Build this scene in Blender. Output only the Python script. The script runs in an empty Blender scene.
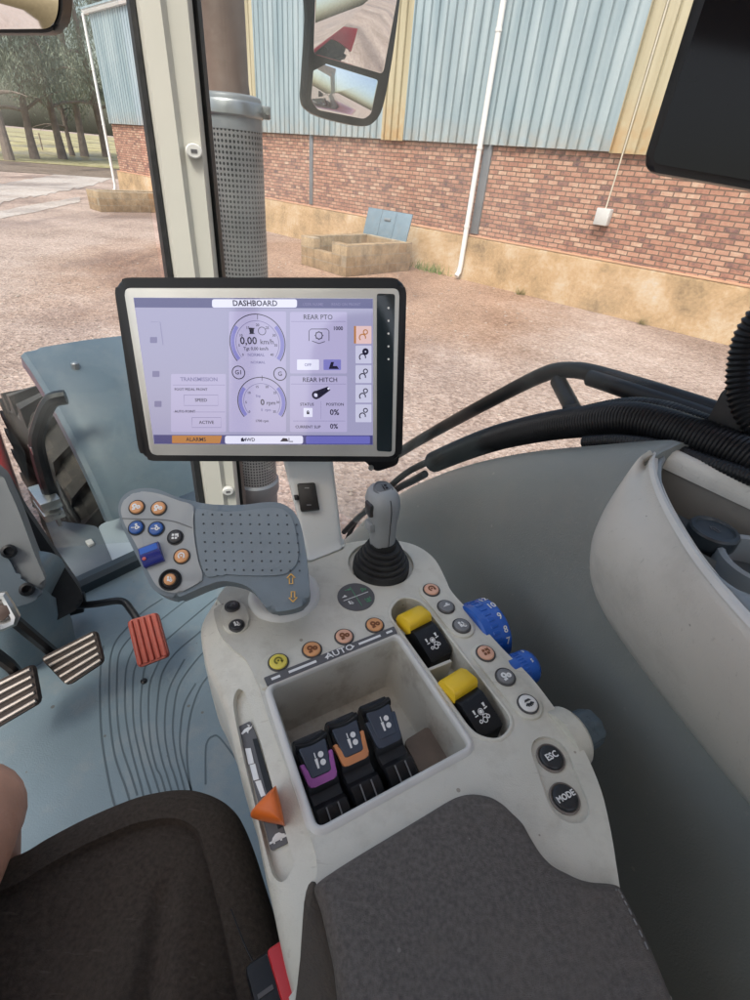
import bpy, bmesh, math, random
from mathutils import Vector as V, Matrix as M
random.seed(7)
R = math.radians
sc = bpy.context.scene
col = sc.collection
H = 2.09                                   # height of the eye above the yard
UP = V((0, 0, H))

# ------------------------------------------------------------------ camera model
FPX, TH, RO = 489.0, R(34.46), R(5.45)
_fw = V((0, math.cos(TH), -math.sin(TH))); _rt = V((1, 0, 0)); _up = _rt.cross(_fw)
_r2 = math.cos(RO) * _rt + math.sin(RO) * _up
_u2 = -math.sin(RO) * _rt + math.cos(RO) * _up
def ray(x, y): return _fw * FPX + _r2 * (x - 375) - _u2 * (y - 500)
def hz(q, z): d = ray(*q); return d * (z / d.z)                 # on a level plane (eye-relative metres)
def pl(q, p0, n): d = ray(*q); return d * (p0.dot(n) / d.dot(n))  # on any plane
def rho(q, r): d = ray(*q); return d * (r / math.hypot(d.x, d.y))
def dist(q, r): return ray(*q).normalized() * r
CU = V((.866, .5, 0)); CF = V((-.5, .866, 0)); CZV = V((0, 0, 1))   # tractor frame: right, forward, up
def tf(u, f, z): return CU * u + CF * f + V((0, 0, z))
def onu(q, u): d = ray(*q); return d * (u / d.dot(CU))

cam = bpy.data.cameras.new('camera'); co = bpy.data.objects.new('camera', cam); col.objects.link(co)
co.matrix_world = M.Translation(UP) @ M((_r2, _u2, -_fw)).transposed().to_4x4()
cam.sensor_fit = 'VERTICAL'; cam.sensor_height = 36; cam.lens = 36 * FPX / 1000
cam.clip_start = .02; cam.clip_end = 3000
sc.camera = co

# ------------------------------------------------------------------ materials
def srgb(r, g, b): return tuple(((c / 255) / 12.92 if c / 255 <= .04045 else ((c / 255 + .055) / 1.055) ** 2.4) for c in (r, g, b))
MATS = {}
class NT:
    def __init__(s, m): s.t = m.node_tree; s.n = s.t.nodes
    def new(s, ty, **k):
        n = s.n.new(ty)
        for a, b in k.items(): setattr(n, a, b)
        return n
    def link(s, a, b): s.t.links.new(a, b)
def principled(name):
    m = bpy.data.materials.new(name); m.use_nodes = True
    n = NT(m); p = m.node_tree.nodes['Principled BSDF']
    return m, n, p
def mat(name, c, rough=.5, var=.12, scale=8, bump=0, bscale=200, metal=0, coat=0, dirt=None, spec=.5, rvar=.1, lint=None):
    """plain material with uneven colour, uneven gloss, fine grain"""
    if name in MATS: return MATS[name]
    m, n, p = principled(name)
    tc = n.new('ShaderNodeTexCoord')
    no = n.new('ShaderNodeTexNoise'); no.inputs['Scale'].default_value = scale; no.inputs['Detail'].default_value = 6
    n.link(tc.outputs['Object'], no.inputs['Vector'])
    r = n.new('ShaderNodeValToRGB'); e = r.color_ramp.elements
    e[0].position = .3; e[1].position = .72
    e[0].color = (*[x * (1 - var) for x in c], 1); e[1].color = (*[min(1, x * (1 + var)) for x in c], 1)
    n.link(no.outputs['Fac'], r.inputs['Fac'])
    out = r.outputs['Color']
    if dirt:
        dc, amt, ds = dirt
        n2 = n.new('ShaderNodeTexNoise'); n2.inputs['Scale'].default_value = ds; n2.inputs['Detail'].default_value = 9; n2.inputs['Roughness'].default_value = .7
        n.link(tc.outputs['Object'], n2.inputs['Vector'])
        rr = n.new('ShaderNodeValToRGB'); rr.color_ramp.elements[0].position = .5; rr.color_ramp.elements[1].position = .78
        rr.color_ramp.elements[1].color = (amt, amt, amt, 1)
        n.link(n2.outputs['Fac'], rr.inputs['Fac'])
        mx = n.new('ShaderNodeMix', data_type='RGBA'); n.link(rr.outputs['Color'], mx.inputs[0]); n.link(out, mx.inputs[6]); mx.inputs[7].default_value = (*dc, 1)
        out = mx.outputs[2]
    if lint:                                              # specks, crumbs and short scratches
        lc, ls, lr = lint
        vo = n.new('ShaderNodeTexVoronoi'); vo.inputs['Scale'].default_value = ls; n.link(tc.outputs['Object'], vo.inputs['Vector'])
        sx = n.new('ShaderNodeSeparateColor'); n.link(vo.outputs['Color'], sx.inputs[0])
        th_ = n.new('ShaderNodeMath', operation='MULTIPLY'); th_.inputs[1].default_value = lr; n.link(sx.outputs[0], th_.inputs[0])
        l_ = n.new('ShaderNodeMath', operation='LESS_THAN'); n.link(vo.outputs['Distance'], l_.inputs[0])
        pw = n.new('ShaderNodeMath', operation='POWER'); pw.inputs[1].default_value = 3; n.link(th_.outputs[0], pw.inputs[0]); n.link(pw.outputs[0], l_.inputs[1])
        mp_ = n.new('ShaderNodeMapping'); mp_.inputs['Scale'].default_value = (9, 90, 40); mp_.inputs['Rotation'].default_value = (0, 0, .7); n.link(tc.outputs['Object'], mp_.inputs['Vector'])
        sn = n.new('ShaderNodeTexNoise'); sn.inputs['Scale'].default_value = 3; sn.inputs['Detail'].default_value = 3; n.link(mp_.outputs[0], sn.inputs['Vector'])
        sr = n.new('ShaderNodeMapRange'); sr.inputs['From Min'].default_value = .66; sr.inputs['From Max'].default_value = .74; sr.inputs['To Max'].default_value = .35; n.link(sn.outputs['Fac'], sr.inputs['Value'])
        ad_ = n.new('ShaderNodeMath', operation='MAXIMUM'); n.link(l_.outputs[0], ad_.inputs[0]); n.link(sr.outputs[0], ad_.inputs[1])
        ml_ = n.new('ShaderNodeMath', operation='MULTIPLY'); ml_.inputs[1].default_value = .75; n.link(ad_.outputs[0], ml_.inputs[0])
        mx = n.new('ShaderNodeMix', data_type='RGBA'); n.link(ml_.outputs[0], mx.inputs[0]); n.link(out, mx.inputs[6]); mx.inputs[7].default_value = (*lc, 1); out = mx.outputs[2]
    n.link(out, p.inputs['Base Color'])
    mr = n.new('ShaderNodeMapRange'); mr.inputs['To Min'].default_value = max(0, rough - rvar); mr.inputs['To Max'].default_value = min(1, rough + rvar)
    n.link(no.outputs['Fac'], mr.inputs['Value']); n.link(mr.outputs['Result'], p.inputs['Roughness'])
    p.inputs['Metallic'].default_value = metal; p.inputs['Coat Weight'].default_value = coat
    p.inputs['Specular IOR Level'].default_value = spec
    if bump:
        nb = n.new('ShaderNodeTexNoise'); nb.inputs['Scale'].default_value = bscale; nb.inputs['Detail'].default_value = 4
        n.link(tc.outputs['Object'], nb.inputs['Vector'])
        b = n.new('ShaderNodeBump'); b.inputs['Strength'].default_value = bump; b.inputs['Distance'].default_value = .002
        n.link(nb.outputs['Fac'], b.inputs['Height']); n.link(b.outputs['Normal'], p.inputs['Normal'])
    MATS[name] = m
    return m
def emit(name, c, s=1, rough=.07, spec=1.0):
    m, n, p = principled(name)
    p.inputs['Base Color'].default_value = (.01, .01, .012, 1); p.inputs['Roughness'].default_value = rough; p.inputs['Specular IOR Level'].default_value = spec
    p.inputs['Emission Color'].default_value = (*c, 1); p.inputs['Emission Strength'].default_value = s * .50
    MATS[name] = m; return m

# ------------------------------------------------------------------ mesh builder
class MB:
    def __init__(s): s.v = []; s.f = []; s.m = []; s.sh = []
    def add(s, vs, fs, mi=0):
        o = len(s.v); s.v += [V(p) for p in vs]
        for f in fs: s.f.append([i + o for i in f]); s.m.append(mi)
        return s
    def quad(s, a, b, c, d, mi=0): return s.add([a, b, c, d], [(0, 1, 2, 3)], mi)
    def merge(s, o, mt=None, mi=None):
        k = len(s.v); s.v += [(mt @ p if mt else p.copy()) for p in o.v]
        s.f += [[i + k for i in f] for f in o.f]; s.m += ([mi] * len(o.f) if mi is not None else o.m)
        return s
    def loft(s, rings, closed=True, cap0=True, cap1=True, mi=0):
        n = len(rings[0]); vs = [p for r in rings for p in r]; fs = []
        for i in range(len(rings) - 1):
            for j in range(n if closed else n - 1):
                k = (j + 1) % n
                fs.append((i * n + j, i * n + k, (i + 1) * n + k, (i + 1) * n + j))
        if closed and cap0: fs.append(tuple(range(n))[::-1])
        if closed and cap1: fs.append(tuple(range((len(rings) - 1) * n, len(rings) * n)))
        return s.add(vs, fs, mi)
    def tube(s, pts, r, n=12, caps=True, mi=0):
        pts = [V(p) for p in pts]; rr = r if hasattr(r, '__len__') else [r] * len(pts)
        t0 = (pts[1] - pts[0]).normalized()
        a = t0.orthogonal().normalized(); rings = []
        for i, p in enumerate(pts):
            t = (pts[min(i + 1, len(pts) - 1)] - pts[max(i - 1, 0)]).normalized()
            a = (a - t * a.dot(t)).normalized(); b = t.cross(a)
            rings.append([p + (a * math.cos(2 * math.pi * k / n) + b * math.sin(2 * math.pi * k / n)) * rr[i] for k in range(n)])
        return s.loft(rings, True, caps, caps, mi)
    def lathe(s, prof, c, ax, n=32, mi=0, ex=None, sx=1, sy=1):
        """prof: list of (radius, height along ax)"""
        ax = V(ax).normalized(); a = (ex - ax * ex.dot(ax)).normalized() if ex else ax.orthogonal().normalized(); b = ax.cross(a); c = V(c)
        return s.loft([[c + ax * h + (a * math.cos(2 * math.pi * k / n) * sx + b * math.sin(2 * math.pi * k / n) * sy) * max(r, 1e-5) for k in range(n)] for r, h in prof], True, True, True, mi)
    def box(s, c, ax, ay, az, sx, sy, sz, bev=0, mi=0, seg=2):
        bm = bmesh.new(); bmesh.ops.create_cube(bm, size=1)
        for v in bm.verts: v.co = V((v.co.x * sx, v.co.y * sy, v.co.z * sz))
        if bev: bmesh.ops.bevel(bm, geom=bm.edges[:], offset=bev, segments=seg, affect='EDGES', profile=.5)
        mt = M((ax, ay, az)).transposed()
        s.frombm(bm, lambda p: V(c) + mt @ p, mi); return s
    def frombm(s, bm, fn=lambda p: p, mi=0):
        bm.verts.ensure_lookup_table(); bm.verts.index_update()
        s.add([fn(v.co.copy()) for v in bm.verts], [[v.index for v in f.verts] for f in bm.faces], mi); bm.free(); return s
    def prism(s, pts, nrm, h, bev=0, mi=0, seg=3, botbev=False):
        """pts: outline (3-D, planar, top face), extruded by h against nrm; bevel on the top edge"""
        nrm = V(nrm).normalized(); pts = [V(p) for p in pts]
        ar = V()
        for i in range(len(pts)): ar += (pts[i] - pts[0]).cross(pts[(i + 1) % len(pts)] - pts[0])
        if ar.dot(nrm) < 0: pts = pts[::-1]
        bm = bmesh.new(); top = [bm.verts.new(p) for p in pts]; bot = [bm.verts.new(p - nrm * h) for p in pts]
        n = len(pts); bm.faces.new(top); bm.faces.new(bot[::-1])
        for i in range(n): bm.faces.new((top[i], bot[i], bot[(i + 1) % n], top[(i + 1) % n]))
        if bev:
            te = [e for e in bm.edges if all(v in top for v in e.verts)]
            if botbev: te += [e for e in bm.edges if all(v in bot for v in e.verts)]
            bmesh.ops.bevel(bm, geom=te, offset=bev, segments=seg, affect='EDGES', profile=.5, clamp_overlap=True)
        s.frombm(bm, mi=mi); return s
    def ribbon(s, pts, w, nrm, mi=0, h=.0004, closed=False):
        """flat stroke of width w along pts lying on a plane with normal nrm, h thick"""
        nrm = V(nrm).normalized(); pts = [V(p) for p in pts]
        if closed: pts = pts + [pts[0]]
        L = []
        for i, p in enumerate(pts):
            if closed: t = pts[(i + 1) % (len(pts) - 1)] - pts[i - 1 if i else -2]
            else: t = pts[min(i + 1, len(pts) - 1)] - pts[max(i - 1, 0)]
            t.normalize(); d = t.cross(nrm) * (w / 2)
            L.append([p + d + nrm * h, p - d + nrm * h, p - d, p + d])
        return s.loft(L, True, True, True, mi)
    def build(s, name, mats, parent=None, smooth=35, label=None):
        me = bpy.data.meshes.new(name)
        off = UP - (wloc(parent) if parent else V())
        me.from_pydata([p + off for p in s.v], [], s.f)
        mats = mats if isinstance(mats, (list, tuple)) else [mats]
        for m in mats: me.materials.append(m)
        me.polygons.foreach_set('material_index', s.m); me.validate()
        bm = bmesh.new(); bm.from_mesh(me); bmesh.ops.recalc_face_normals(bm, faces=bm.faces[:]); bm.to_mesh(me); bm.free()
        if smooth:
            me.shade_smooth(); me.set_sharp_from_angle(angle=R(smooth))
        o = bpy.data.objects.new(name, me); col.objects.link(o)
        if parent: o.parent = parent
        if label: o['label'] = label
        return o
def wloc(o):
    l = V()
    while o: l = l + V(o.location); o = o.parent
    return l
def thing(name, label, cat, at=None, group=None):
    o = bpy.data.objects.new(name, None); o.empty_display_size = .1; col.objects.link(o)
    if at is not None: o.location = V(at) + UP
    return tag(o, label, cat, group)
def tag(o, label=None, cat=None, group=None, kind=None):
    if label: o['label'] = label
    if cat: o['category'] = cat
    if group: o['group'] = group
    if kind: o['kind'] = kind
    return o
def copy_tree(o, parent=None):
    c = o.copy(); col.objects.link(c); c.parent = parent
    for ch in list(o.children): copy_tree(ch, c)
    return c
def spline(pts, per=6, closed=True):
    pts = [V(p) for p in pts]; n = len(pts); o = []
    for i in range(n if closed else n - 1):
        if closed: p0, p1, p2, p3 = pts[i - 1], pts[i], pts[(i + 1) % n], pts[(i + 2) % n]
        else: p0, p1, p2, p3 = pts[max(i - 1, 0)], pts[i], pts[i + 1], pts[min(i + 2, n - 1)]
        for k in range(per):
            t = k / per
            o.append(.5 * (2 * p1 + (p2 - p0) * t + (2 * p0 - 5 * p1 + 4 * p2 - p3) * t * t + (3 * p1 - p0 - 3 * p2 + p3) * t ** 3))
    if not closed: o.append(pts[-1])
    return o
def stadium(c, ax, ay, lx, r, n=10):
    """long axis ax, half length lx between end centres"""
    o = []
    for k in range(n + 1):
        a = -math.pi / 2 + math.pi * k / n; o.append(c + ax * (lx + r * math.cos(a)) + ay * r * math.sin(a))
    for k in range(n + 1):
        a = math.pi / 2 + math.pi * k / n; o.append(c + ax * (-lx + r * math.cos(a)) + ay * r * math.sin(a))
    return o
def rrect(c, ax, ay, w, h, r, n=5):
    o = []
    for sx, sy, a0 in ((1, 1, 0), (-1, 1, 90), (-1, -1, 180), (1, -1, 270)):
        for k in range(n + 1):
            a = R(a0 + 90 * k / n); o.append(c + ax * (sx * (w / 2 - r) + r * math.cos(a)) + ay * (sy * (h / 2 - r) + r * math.sin(a)))
    return o
def roundpoly(pts, r, n=5):
    """rounds the corners of a closed 3-D polygon"""
    pts = [V(p) for p in pts]; o = []; N = len(pts)
    for i in range(N):
        p = pts[i]; a = (pts[i - 1] - p); b = (pts[(i + 1) % N] - p)
        ra = min(r, a.length * .45); rb = min(r, b.length * .45)
        A = p + a.normalized() * ra; B = p + b.normalized() * rb
        for k in range(n + 1):
            t = k / n; o.append(A * (1 - t) ** 2 + p * 2 * t * (1 - t) + B * t * t)
    return o
def boolean(o, cutters):
    for c in cutters:
        md = o.modifiers.new('cut', 'BOOLEAN'); md.operation = 'DIFFERENCE'; md.solver = 'EXACT'; md.object = c
    bpy.context.view_layer.update()
    dg = bpy.context.evaluated_depsgraph_get()
    me = bpy.data.meshes.new_from_object(o.evaluated_get(dg))
    o.modifiers.clear(); old = o.data; o.data = me; me.name = old.name
    me.shade_smooth(); me.set_sharp_from_angle(angle=R(35))
    for c in cutters: bpy.data.objects.remove(c)
def text(s, p, ax, ay, size, m, parent, name='lettering', align='CENTER', h=.0002, bold=0, sx=1.0):
    cu = bpy.data.curves.new('t', 'FONT'); cu.body = s; cu.size = size; cu.align_x = align; cu.align_y = 'CENTER'
    cu.extrude = h; cu.offset = bold; cu.resolution_u = 2
    o = bpy.data.objects.new('t', cu); col.objects.link(o)
    bpy.context.view_layer.update()
    me = bpy.data.meshes.new_from_object(o.evaluated_get(bpy.context.evaluated_depsgraph_get()))
    bpy.data.objects.remove(o); bpy.data.curves.remove(cu)
    ax = V(ax).normalized(); ay = V(ay); ay = (ay - ax * ay.dot(ax)).normalized(); az = ax.cross(ay)
    off = UP - (wloc(parent) if parent else V())
    for v in me.vertices: v.co = V(p) + off + ax * v.co.x * sx + ay * v.co.y + az * (v.co.z + h)
    me.materials.clear(); me.materials.append(m); me.name = name
    o = bpy.data.objects.new(name, me); col.objects.link(o)
    if parent: o.parent = parent
    return o
def arc(c, ax, ay, r, a0, a1, n=16): return [c + ax * r * math.cos(R(a0 + (a1 - a0) * k / n)) + ay * r * math.sin(R(a0 + (a1 - a0) * k / n)) for k in range(n + 1)]

# palette ------------------------------------------------------------
BEIGE = mat('console_plastic', (.61, .60, .525), .34, .06, 14, .22, 700, dirt=((.30, .27, .21), .42, 26), lint=((.26, .23, .18), 60, .5))
BEIGE2 = mat('panel_plastic', (.58, .565, .515), .46, .06, 7, .2, 600, dirt=((.34, .33, .29), .5, 11), lint=((.25, .24, .21), 40, .40))
LIP = mat('bright_lip_plastic', (.62, .62, .59), .35, .05, 30)
WHITEP = mat('white_post_plastic', (.74, .76, .72), .42, .04, 8, lint=((.4, .4, .36), 30, .45))
PILLAR = mat('pillar_plastic', (.50, .495, .44), .5, .04, 5, .08, 600)
BLACK = mat('black_plastic', (.009, .010, .012), .36, .3, 20, .05, 600, spec=.32)
BLACKR = mat('black_rubber', (.016, .017, .018), .62, .3, 30, .1, 300, dirt=((.06, .057, .05), .4, 14))
GREYH = mat('handle_grip_grey', (.155, .195, .222), .50, .08, 30, .15, 900)
GREYB = mat('handle_body_grey', (.33, .35, .35), .38, .05, 20)
GREYJ = mat('joystick_grey', (.27, .29, .295), .42, .06, 30)
LID = mat('wheel_arch_grey', (.20, .215, .205), .44, .07, 5, .25, 500, dirt=((.25, .245, .215), .42, 13), lint=((.30, .30, .27), 30, .48))
MAT = mat('floor_mat_rubber', (.15, .205, .235), .40, .10, 5, .25, 300, dirt=((.27, .275, .26), .7, 7), lint=((.10, .09, .075), 26, .5))
MATG = mat('mat_groove', (.075, .105, .122), .7, .1)
SEAT = mat('seat_fabric', (.078, .063, .052), .92, .28, 260, 1.0, 1400, dirt=((.085, .072, .058), .7, 7), spec=.2, lint=((.20, .18, .15), 46, .42))
LEATH = mat('armrest_fabric', (.155, .14, .128), .58, .30, 300, 1.0, 1500, dirt=((.19, .165, .14), .75, 10), spec=.4, lint=((.30, .28, .25), 52, .42))
PADSIDE = mat('armrest_under_brown', (.075, .062, .048), .8, .25, 18, .5, 500)
RED = mat('red_paint', (.42, .022, .022), .3, .06, 3, coat=.5)
REDR = mat('red_pedal_rubber', (.31, .050, .030), .55, .14, 60, .25, 500, dirt=((.20, .03, .018), .5, 30))
ORANGE = mat('orange_plastic', (.72, .155, .022), .38, .05, 40)
YELLOW = mat('yellow_plastic', (.83, .55, .02), .42, .06, 60, dirt=((.5, .36, .08), .35, 60))
BLUE = mat('blue_plastic', (.012, .10, .46), .3, .08, 30, coat=.3)
BLUED = mat('dark_blue_plastic', (.012, .022, .20), .3, .08, 30)
PURPLE = mat('purple_plastic', (.36, .10, .36), .42, .05, 60)
ORTRIM = mat('soft_orange_plastic', (.62, .25, .10), .42, .05, 60)
SLATE = mat('slate_cap_plastic', (.042, .058, .085), .34, .1, 50)
WHITE = mat('white_print', (.78, .79, .78), .5, .03)
OCHREP = mat('ochre_print', (.72, .42, .10), .5, .05)
DGREY = mat('dark_grey_label', (.10, .10, .105), .5, .1, 60)
GREEN = mat('green_print', (.10, .30, .17), .5, .05)
CHROME = mat('worn_steel', (.45, .45, .43), .3, .15, 40, metal=.9, dirt=((.15, .13, .10), .5, 40))
SILVER = mat('silver_frame', (.55, .55, .52), .4, .05, 20, metal=.35)
BTNO = mat('button_orange', (.68, .33, .14), .35, .10, 120)
BTNP = mat('button_pale_orange', (.74, .42, .29), .35, .08, 120)
BTNY = mat('button_yellow', (.74, .62, .10), .35, .06, 120)
BTNG = mat('button_grey', (.18, .185, .19), .4, .06, 120)
BTNK = mat('button_black', (.022, .024, .028), .35, .1, 120)
BTNB = mat('button_blue', (.015, .09, .33), .32, .06, 120)
BTNW = mat('button_white', (.74, .74, .72), .4, .03, 120)
RINGM = mat('button_ring', (.065, .065, .065), .45, .1, 60)
BRONZE = mat('bronze_ring', (.19, .165, .145), .4, .1, 60)
MUD = mat('mudguard_plastic', (.115, .155, .185), .40, .08, 3, .12, 300, dirt=((.26, .27, .26), .4, 7))
TYRE = mat('tyre_rubber', (.05, .047, .043), .8, .25, 9, .3, 60, dirt=((.16, .13, .10), .7, 6))
STEELR = mat('rusty_pipe', (.15, .105, .085), .65, .25, 7, .3, 90, dirt=((.26, .21, .18), .6, 9))
STEELB = mat('clamp_steel', (.32, .34, .35), .35, .08, 20, metal=.7)
SKIN = mat('skin', (.52, .28, .195), .48, .10, 40, .25, 260)
SCREENBG = emit('screen_light', srgb(170, 168, 204), .74)
SCRHEAD = emit('screen_header', srgb(72, 72, 128), .8)
SCRPANEL = emit('screen_panel', srgb(184, 178, 216), .80)
SCRWHITE = emit('screen_white', srgb(222, 222, 244), .9)
SCRTAB = emit('screen_tab', srgb(200, 200, 226), .85)
SCRBAR = emit('screen_bar', srgb(106, 106, 186), .85)
SCRDARK = emit('screen_ink', srgb(38, 36, 66), .5)
SCRMID = emit('screen_thin_ink', srgb(118, 114, 160), .8)
SCRARC = emit('screen_arc', srgb(128, 126, 196), .85)
SCROR = emit('screen_orange', srgb(196, 132, 72), .72)
SCRPINK = emit('screen_pink', srgb(222, 190, 190), .9)

# mirror and glass
mm, nn, pp = principled('mirror_glass'); pp.inputs['Metallic'].default_value = 1; pp.inputs['Roughness'].default_value = .02
t_ = nn.new('ShaderNodeTexNoise'); t_.inputs['Scale'].default_value = 30; r_ = nn.new('ShaderNodeValToRGB'); r_.color_ramp.elements[0].color = (.72, .74, .74, 1); r_.color_ramp.elements[1].color = (.88, .9, .9, 1)
nn.link(t_.outputs['Fac'], r_.inputs['Fac']); nn.link(r_.outputs['Color'], pp.inputs['Base Color']); MIRROR = mm
gm = bpy.data.materials.new('window_glass'); gm.use_nodes = True; g = NT(gm); g.n.clear()
go = g.new('ShaderNodeOutputMaterial'); gt = g.new('ShaderNodeBsdfTransparent'); gg = g.new('ShaderNodeBsdfGlossy'); gx = g.new('ShaderNodeMixShader'); gf = g.new('ShaderNodeLayerWeight'); gp = g.new('ShaderNodeMath', operation='POWER'); gp.inputs[1].default_value = 4; gk = g.new('ShaderNodeMath', operation='MULTIPLY_ADD'); gk.inputs[1].default_value = .5; gk.inputs[2].default_value = .018
gt.inputs['Color'].default_value = (.95, .965, .955, 1); gg.inputs['Roughness'].default_value = .03; gf.inputs['Blend'].default_value = .5
g.link(gf.outputs['Facing'], gp.inputs[0]); g.link(gp.outputs[0], gk.inputs[0]); g.link(gk.outputs[0], gx.inputs[0]); g.link(gt.outputs[0], gx.inputs[1]); g.link(gg.outputs[0], gx.inputs[2]); gd = g.new('ShaderNodeBsdfDiffuse'); gd.inputs['Color'].default_value = (.7, .7, .68, 1); gm2 = g.new('ShaderNodeMixShader'); gn = g.new('ShaderNodeTexNoise'); gn.inputs['Scale'].default_value = 2.2; gn.inputs['Detail'].default_value = 8; gn.inputs['Distortion'].default_value = 1.2
gtc = g.new('ShaderNodeTexCoord'); g.link(gtc.outputs['Object'], gn.inputs['Vector']); gr2 = g.new('ShaderNodeMapRange'); gr2.inputs['From Min'].default_value = .42; gr2.inputs['From Max'].default_value = .75; gr2.inputs['To Max'].default_value = .10; g.link(gn.outputs['Fac'], gr2.inputs['Value'])
g.link(gr2.outputs[0], gm2.inputs[0]); g.link(gx.outputs[0], gm2.inputs[1]); g.link(gd.outputs[0], gm2.inputs[2]); g.link(gm2.outputs[0], go.inputs['Surface'])
GLASS = gm

# ------------------------------------------------------------------ THE YARD
def gh(x, y):                                             # the land lifts a little beyond the yard
    d = math.hypot(x, y); t = min(1, max(0, (d - 38) / 45)); return 1.0 * t * t * (3 - 2 * t) + max(0, d - 90) * .004
def gmesh(name, m, pts_fn, nu, nv, dz, kind='structure', label=None):
    vs = []; fs = []
    for i in range(nu + 1):
        for j in range(nv + 1):
            x, y = pts_fn(i / nu, j / nv); vs.append((x, y, -H + gh(x, y) + dz))
    for i in range(nu):
        for j in range(nv): fs.append((i * (nv + 1) + j, (i + 1) * (nv + 1) + j, (i + 1) * (nv + 1) + j + 1, i * (nv + 1) + j + 1))
    b = MB().add(vs, fs); o = b.build(name, m); o['kind'] = kind
    return o
def gravel(name, pal, stones, patch=None):
    m, n, p = principled(name)
    tc = n.new('ShaderNodeTexCoord')
    v = n.new('ShaderNodeTexVoronoi'); v.inputs['Scale'].default_value = stones; v.inputs['Randomness'].default_value = 1
    v2 = n.new('ShaderNodeTexVoronoi'); v2.inputs['Scale'].default_value = stones * .42
    no = n.new('ShaderNodeTexNoise'); no.inputs['Scale'].default_value = .42; no.inputs['Detail'].default_value = 9; no.inputs['Roughness'].default_value = .65
    n3 = n.new('ShaderNodeTexNoise'); n3.inputs['Scale'].default_value = 7; n3.inputs['Detail'].default_value = 8; n3.inputs['Roughness'].default_value = .7
    for q in (v, v2, no, n3): n.link(tc.outputs['Object'], q.inputs['Vector'])
    r = n.new('ShaderNodeValToRGB'); e = r.color_ramp.elements
    while len(e) < len(pal): e.new(.5)
    for i, c in enumerate(pal): e[i].position = i / (len(pal) - 1); e[i].color = (*c, 1)
    a = n.new('ShaderNodeMath', operation='MULTIPLY_ADD'); a.inputs[1].default_value = .42; sep = n.new('ShaderNodeSeparateColor')
    n.link(v.outputs['Color'], sep.inputs[0]); n.link(sep.outputs[0], a.inputs[0])
    a2 = n.new('ShaderNodeMath', operation='MULTIPLY_ADD'); a2.inputs[1].default_value = 1.1; a2.inputs[2].default_value = -.32
    n.link(no.outputs['Fac'], a2.inputs[0]); n.link(a2.outputs[0], a.inputs[2])
    a3 = n.new('ShaderNodeMath', operation='MULTIPLY_ADD'); a3.inputs[1].default_value = .5; n.link(n3.outputs['Fac'], a3.inputs[0])
    a4 = n.new('ShaderNodeMath', operation='SUBTRACT'); a4.inputs[1].default_value = .25; n.link(a.outputs[0], a4.inputs[0]); n.link(a4.outputs[0], a3.inputs[2])
    n.link(a3.outputs[0], r.inputs['Fac'])
    out = r.outputs['Color']
    if patch:
        (px_, py_), rad, pc = patch
        vm = n.new('ShaderNodeVectorMath', operation='DISTANCE'); vm.inputs[1].default_value = (px_, py_, H - H)
        n.link(tc.outputs['Object'], vm.inputs[0])
        ad = n.new('ShaderNodeMath', operation='MULTIPLY_ADD'); ad.inputs[1].default_value = 5.0; n.link(no.outputs['Fac'], ad.inputs[0]); n.link(vm.outputs['Value'], ad.inputs[2])
        mr = n.new('ShaderNodeMapRange'); mr.inputs['From Min'].default_value = rad + 2.5; mr.inputs['From Max'].default_value = rad - 2 + 2.5; mr.inputs['To Max'].default_value = .7
        n.link(ad.outputs[0], mr.inputs['Value'])
        mx = n.new('ShaderNodeMix', data_type='RGBA', blend_type='MULTIPLY'); n.link(mr.outputs[0], mx.inputs[0]); n.link(out, mx.inputs[6]); mx.inputs[7].default_value = (*pc, 1); out = mx.outputs[2]
    nd = n.new('ShaderNodeTexNoise'); nd.inputs['Scale'].default_value = .3; nd.inputs['Detail'].default_value = 7; nd.inputs['Roughness'].default_value = .6; mpd = n.new('ShaderNodeMapping'); mpd.inputs['Rotation'].default_value = (0, 0, .75); mpd.inputs['Scale'].default_value = (1, .35, 1); mpd.inputs['Location'].default_value = (3.1, 1.7, 0)
    n.link(tc.outputs['Object'], mpd.inputs['Vector']); n.link(mpd.outputs[0], nd.inputs['Vector'])
    dm = n.new('ShaderNodeMapRange'); dm.inputs['From Min'].default_value = .50; dm.inputs['From Max'].default_value = .62; n.link(nd.outputs['Fac'], dm.inputs['Value'])
    dk = n.new('ShaderNodeMix', data_type='RGBA', blend_type='MULTIPLY'); n.link(dm.outputs[0], dk.inputs[0]); n.link(out, dk.inputs[6]); dk.inputs[7].default_value = (.66, .62, .62, 1); out = dk.outputs[2]
    dr = n.new('ShaderNodeMapRange'); dr.inputs['To Min'].default_value = .9; dr.inputs['To Max'].default_value = .42; n.link(dm.outputs[0], dr.inputs['Value']); n.link(dr.outputs[0], p.inputs['Roughness'])
    n.link(out, p.inputs['Base Color']); p.inputs['Specular IOR Level'].default_value = .35
    b = n.new('ShaderNodeBump'); b.inputs['Strength'].default_value = .8; b.inputs['Distance'].default_value = .02
    sm = n.new('ShaderNodeMath', operation='ADD'); n.link(v.outputs['Distance'], sm.inputs[0]); n.link(v2.outputs['Distance'], sm.inputs[1])
    n.link(sm.outputs[0], b.inputs['Height']); n.link(b.outputs['Normal'], p.inputs['Normal'])
    return m
G1 = gravel('yard_gravel', [(.14, .095, .078), (.31, .23, .19), (.45, .355, .305), (.64, .56, .51)], 30, ((-1.5, 11.5), 6.0, (.88, .68, .50)))
G2 = gravel('track_gravel', [(.26, .21, .175), (.38, .33, .295), (.46, .42, .39), (.55, .52, .49)], 20)
G3 = gravel('dry_grass', [(.17, .165, .06), (.30, .265, .13), (.42, .37, .22), (.52, .46, .32)], 3)
G4 = gravel('leaf_litter_painted_shade', [(.10, .075, .055), (.17, .13, .10), (.24, .19, .15)], 8)  # shade under the trees is put into this dark ground colour
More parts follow.
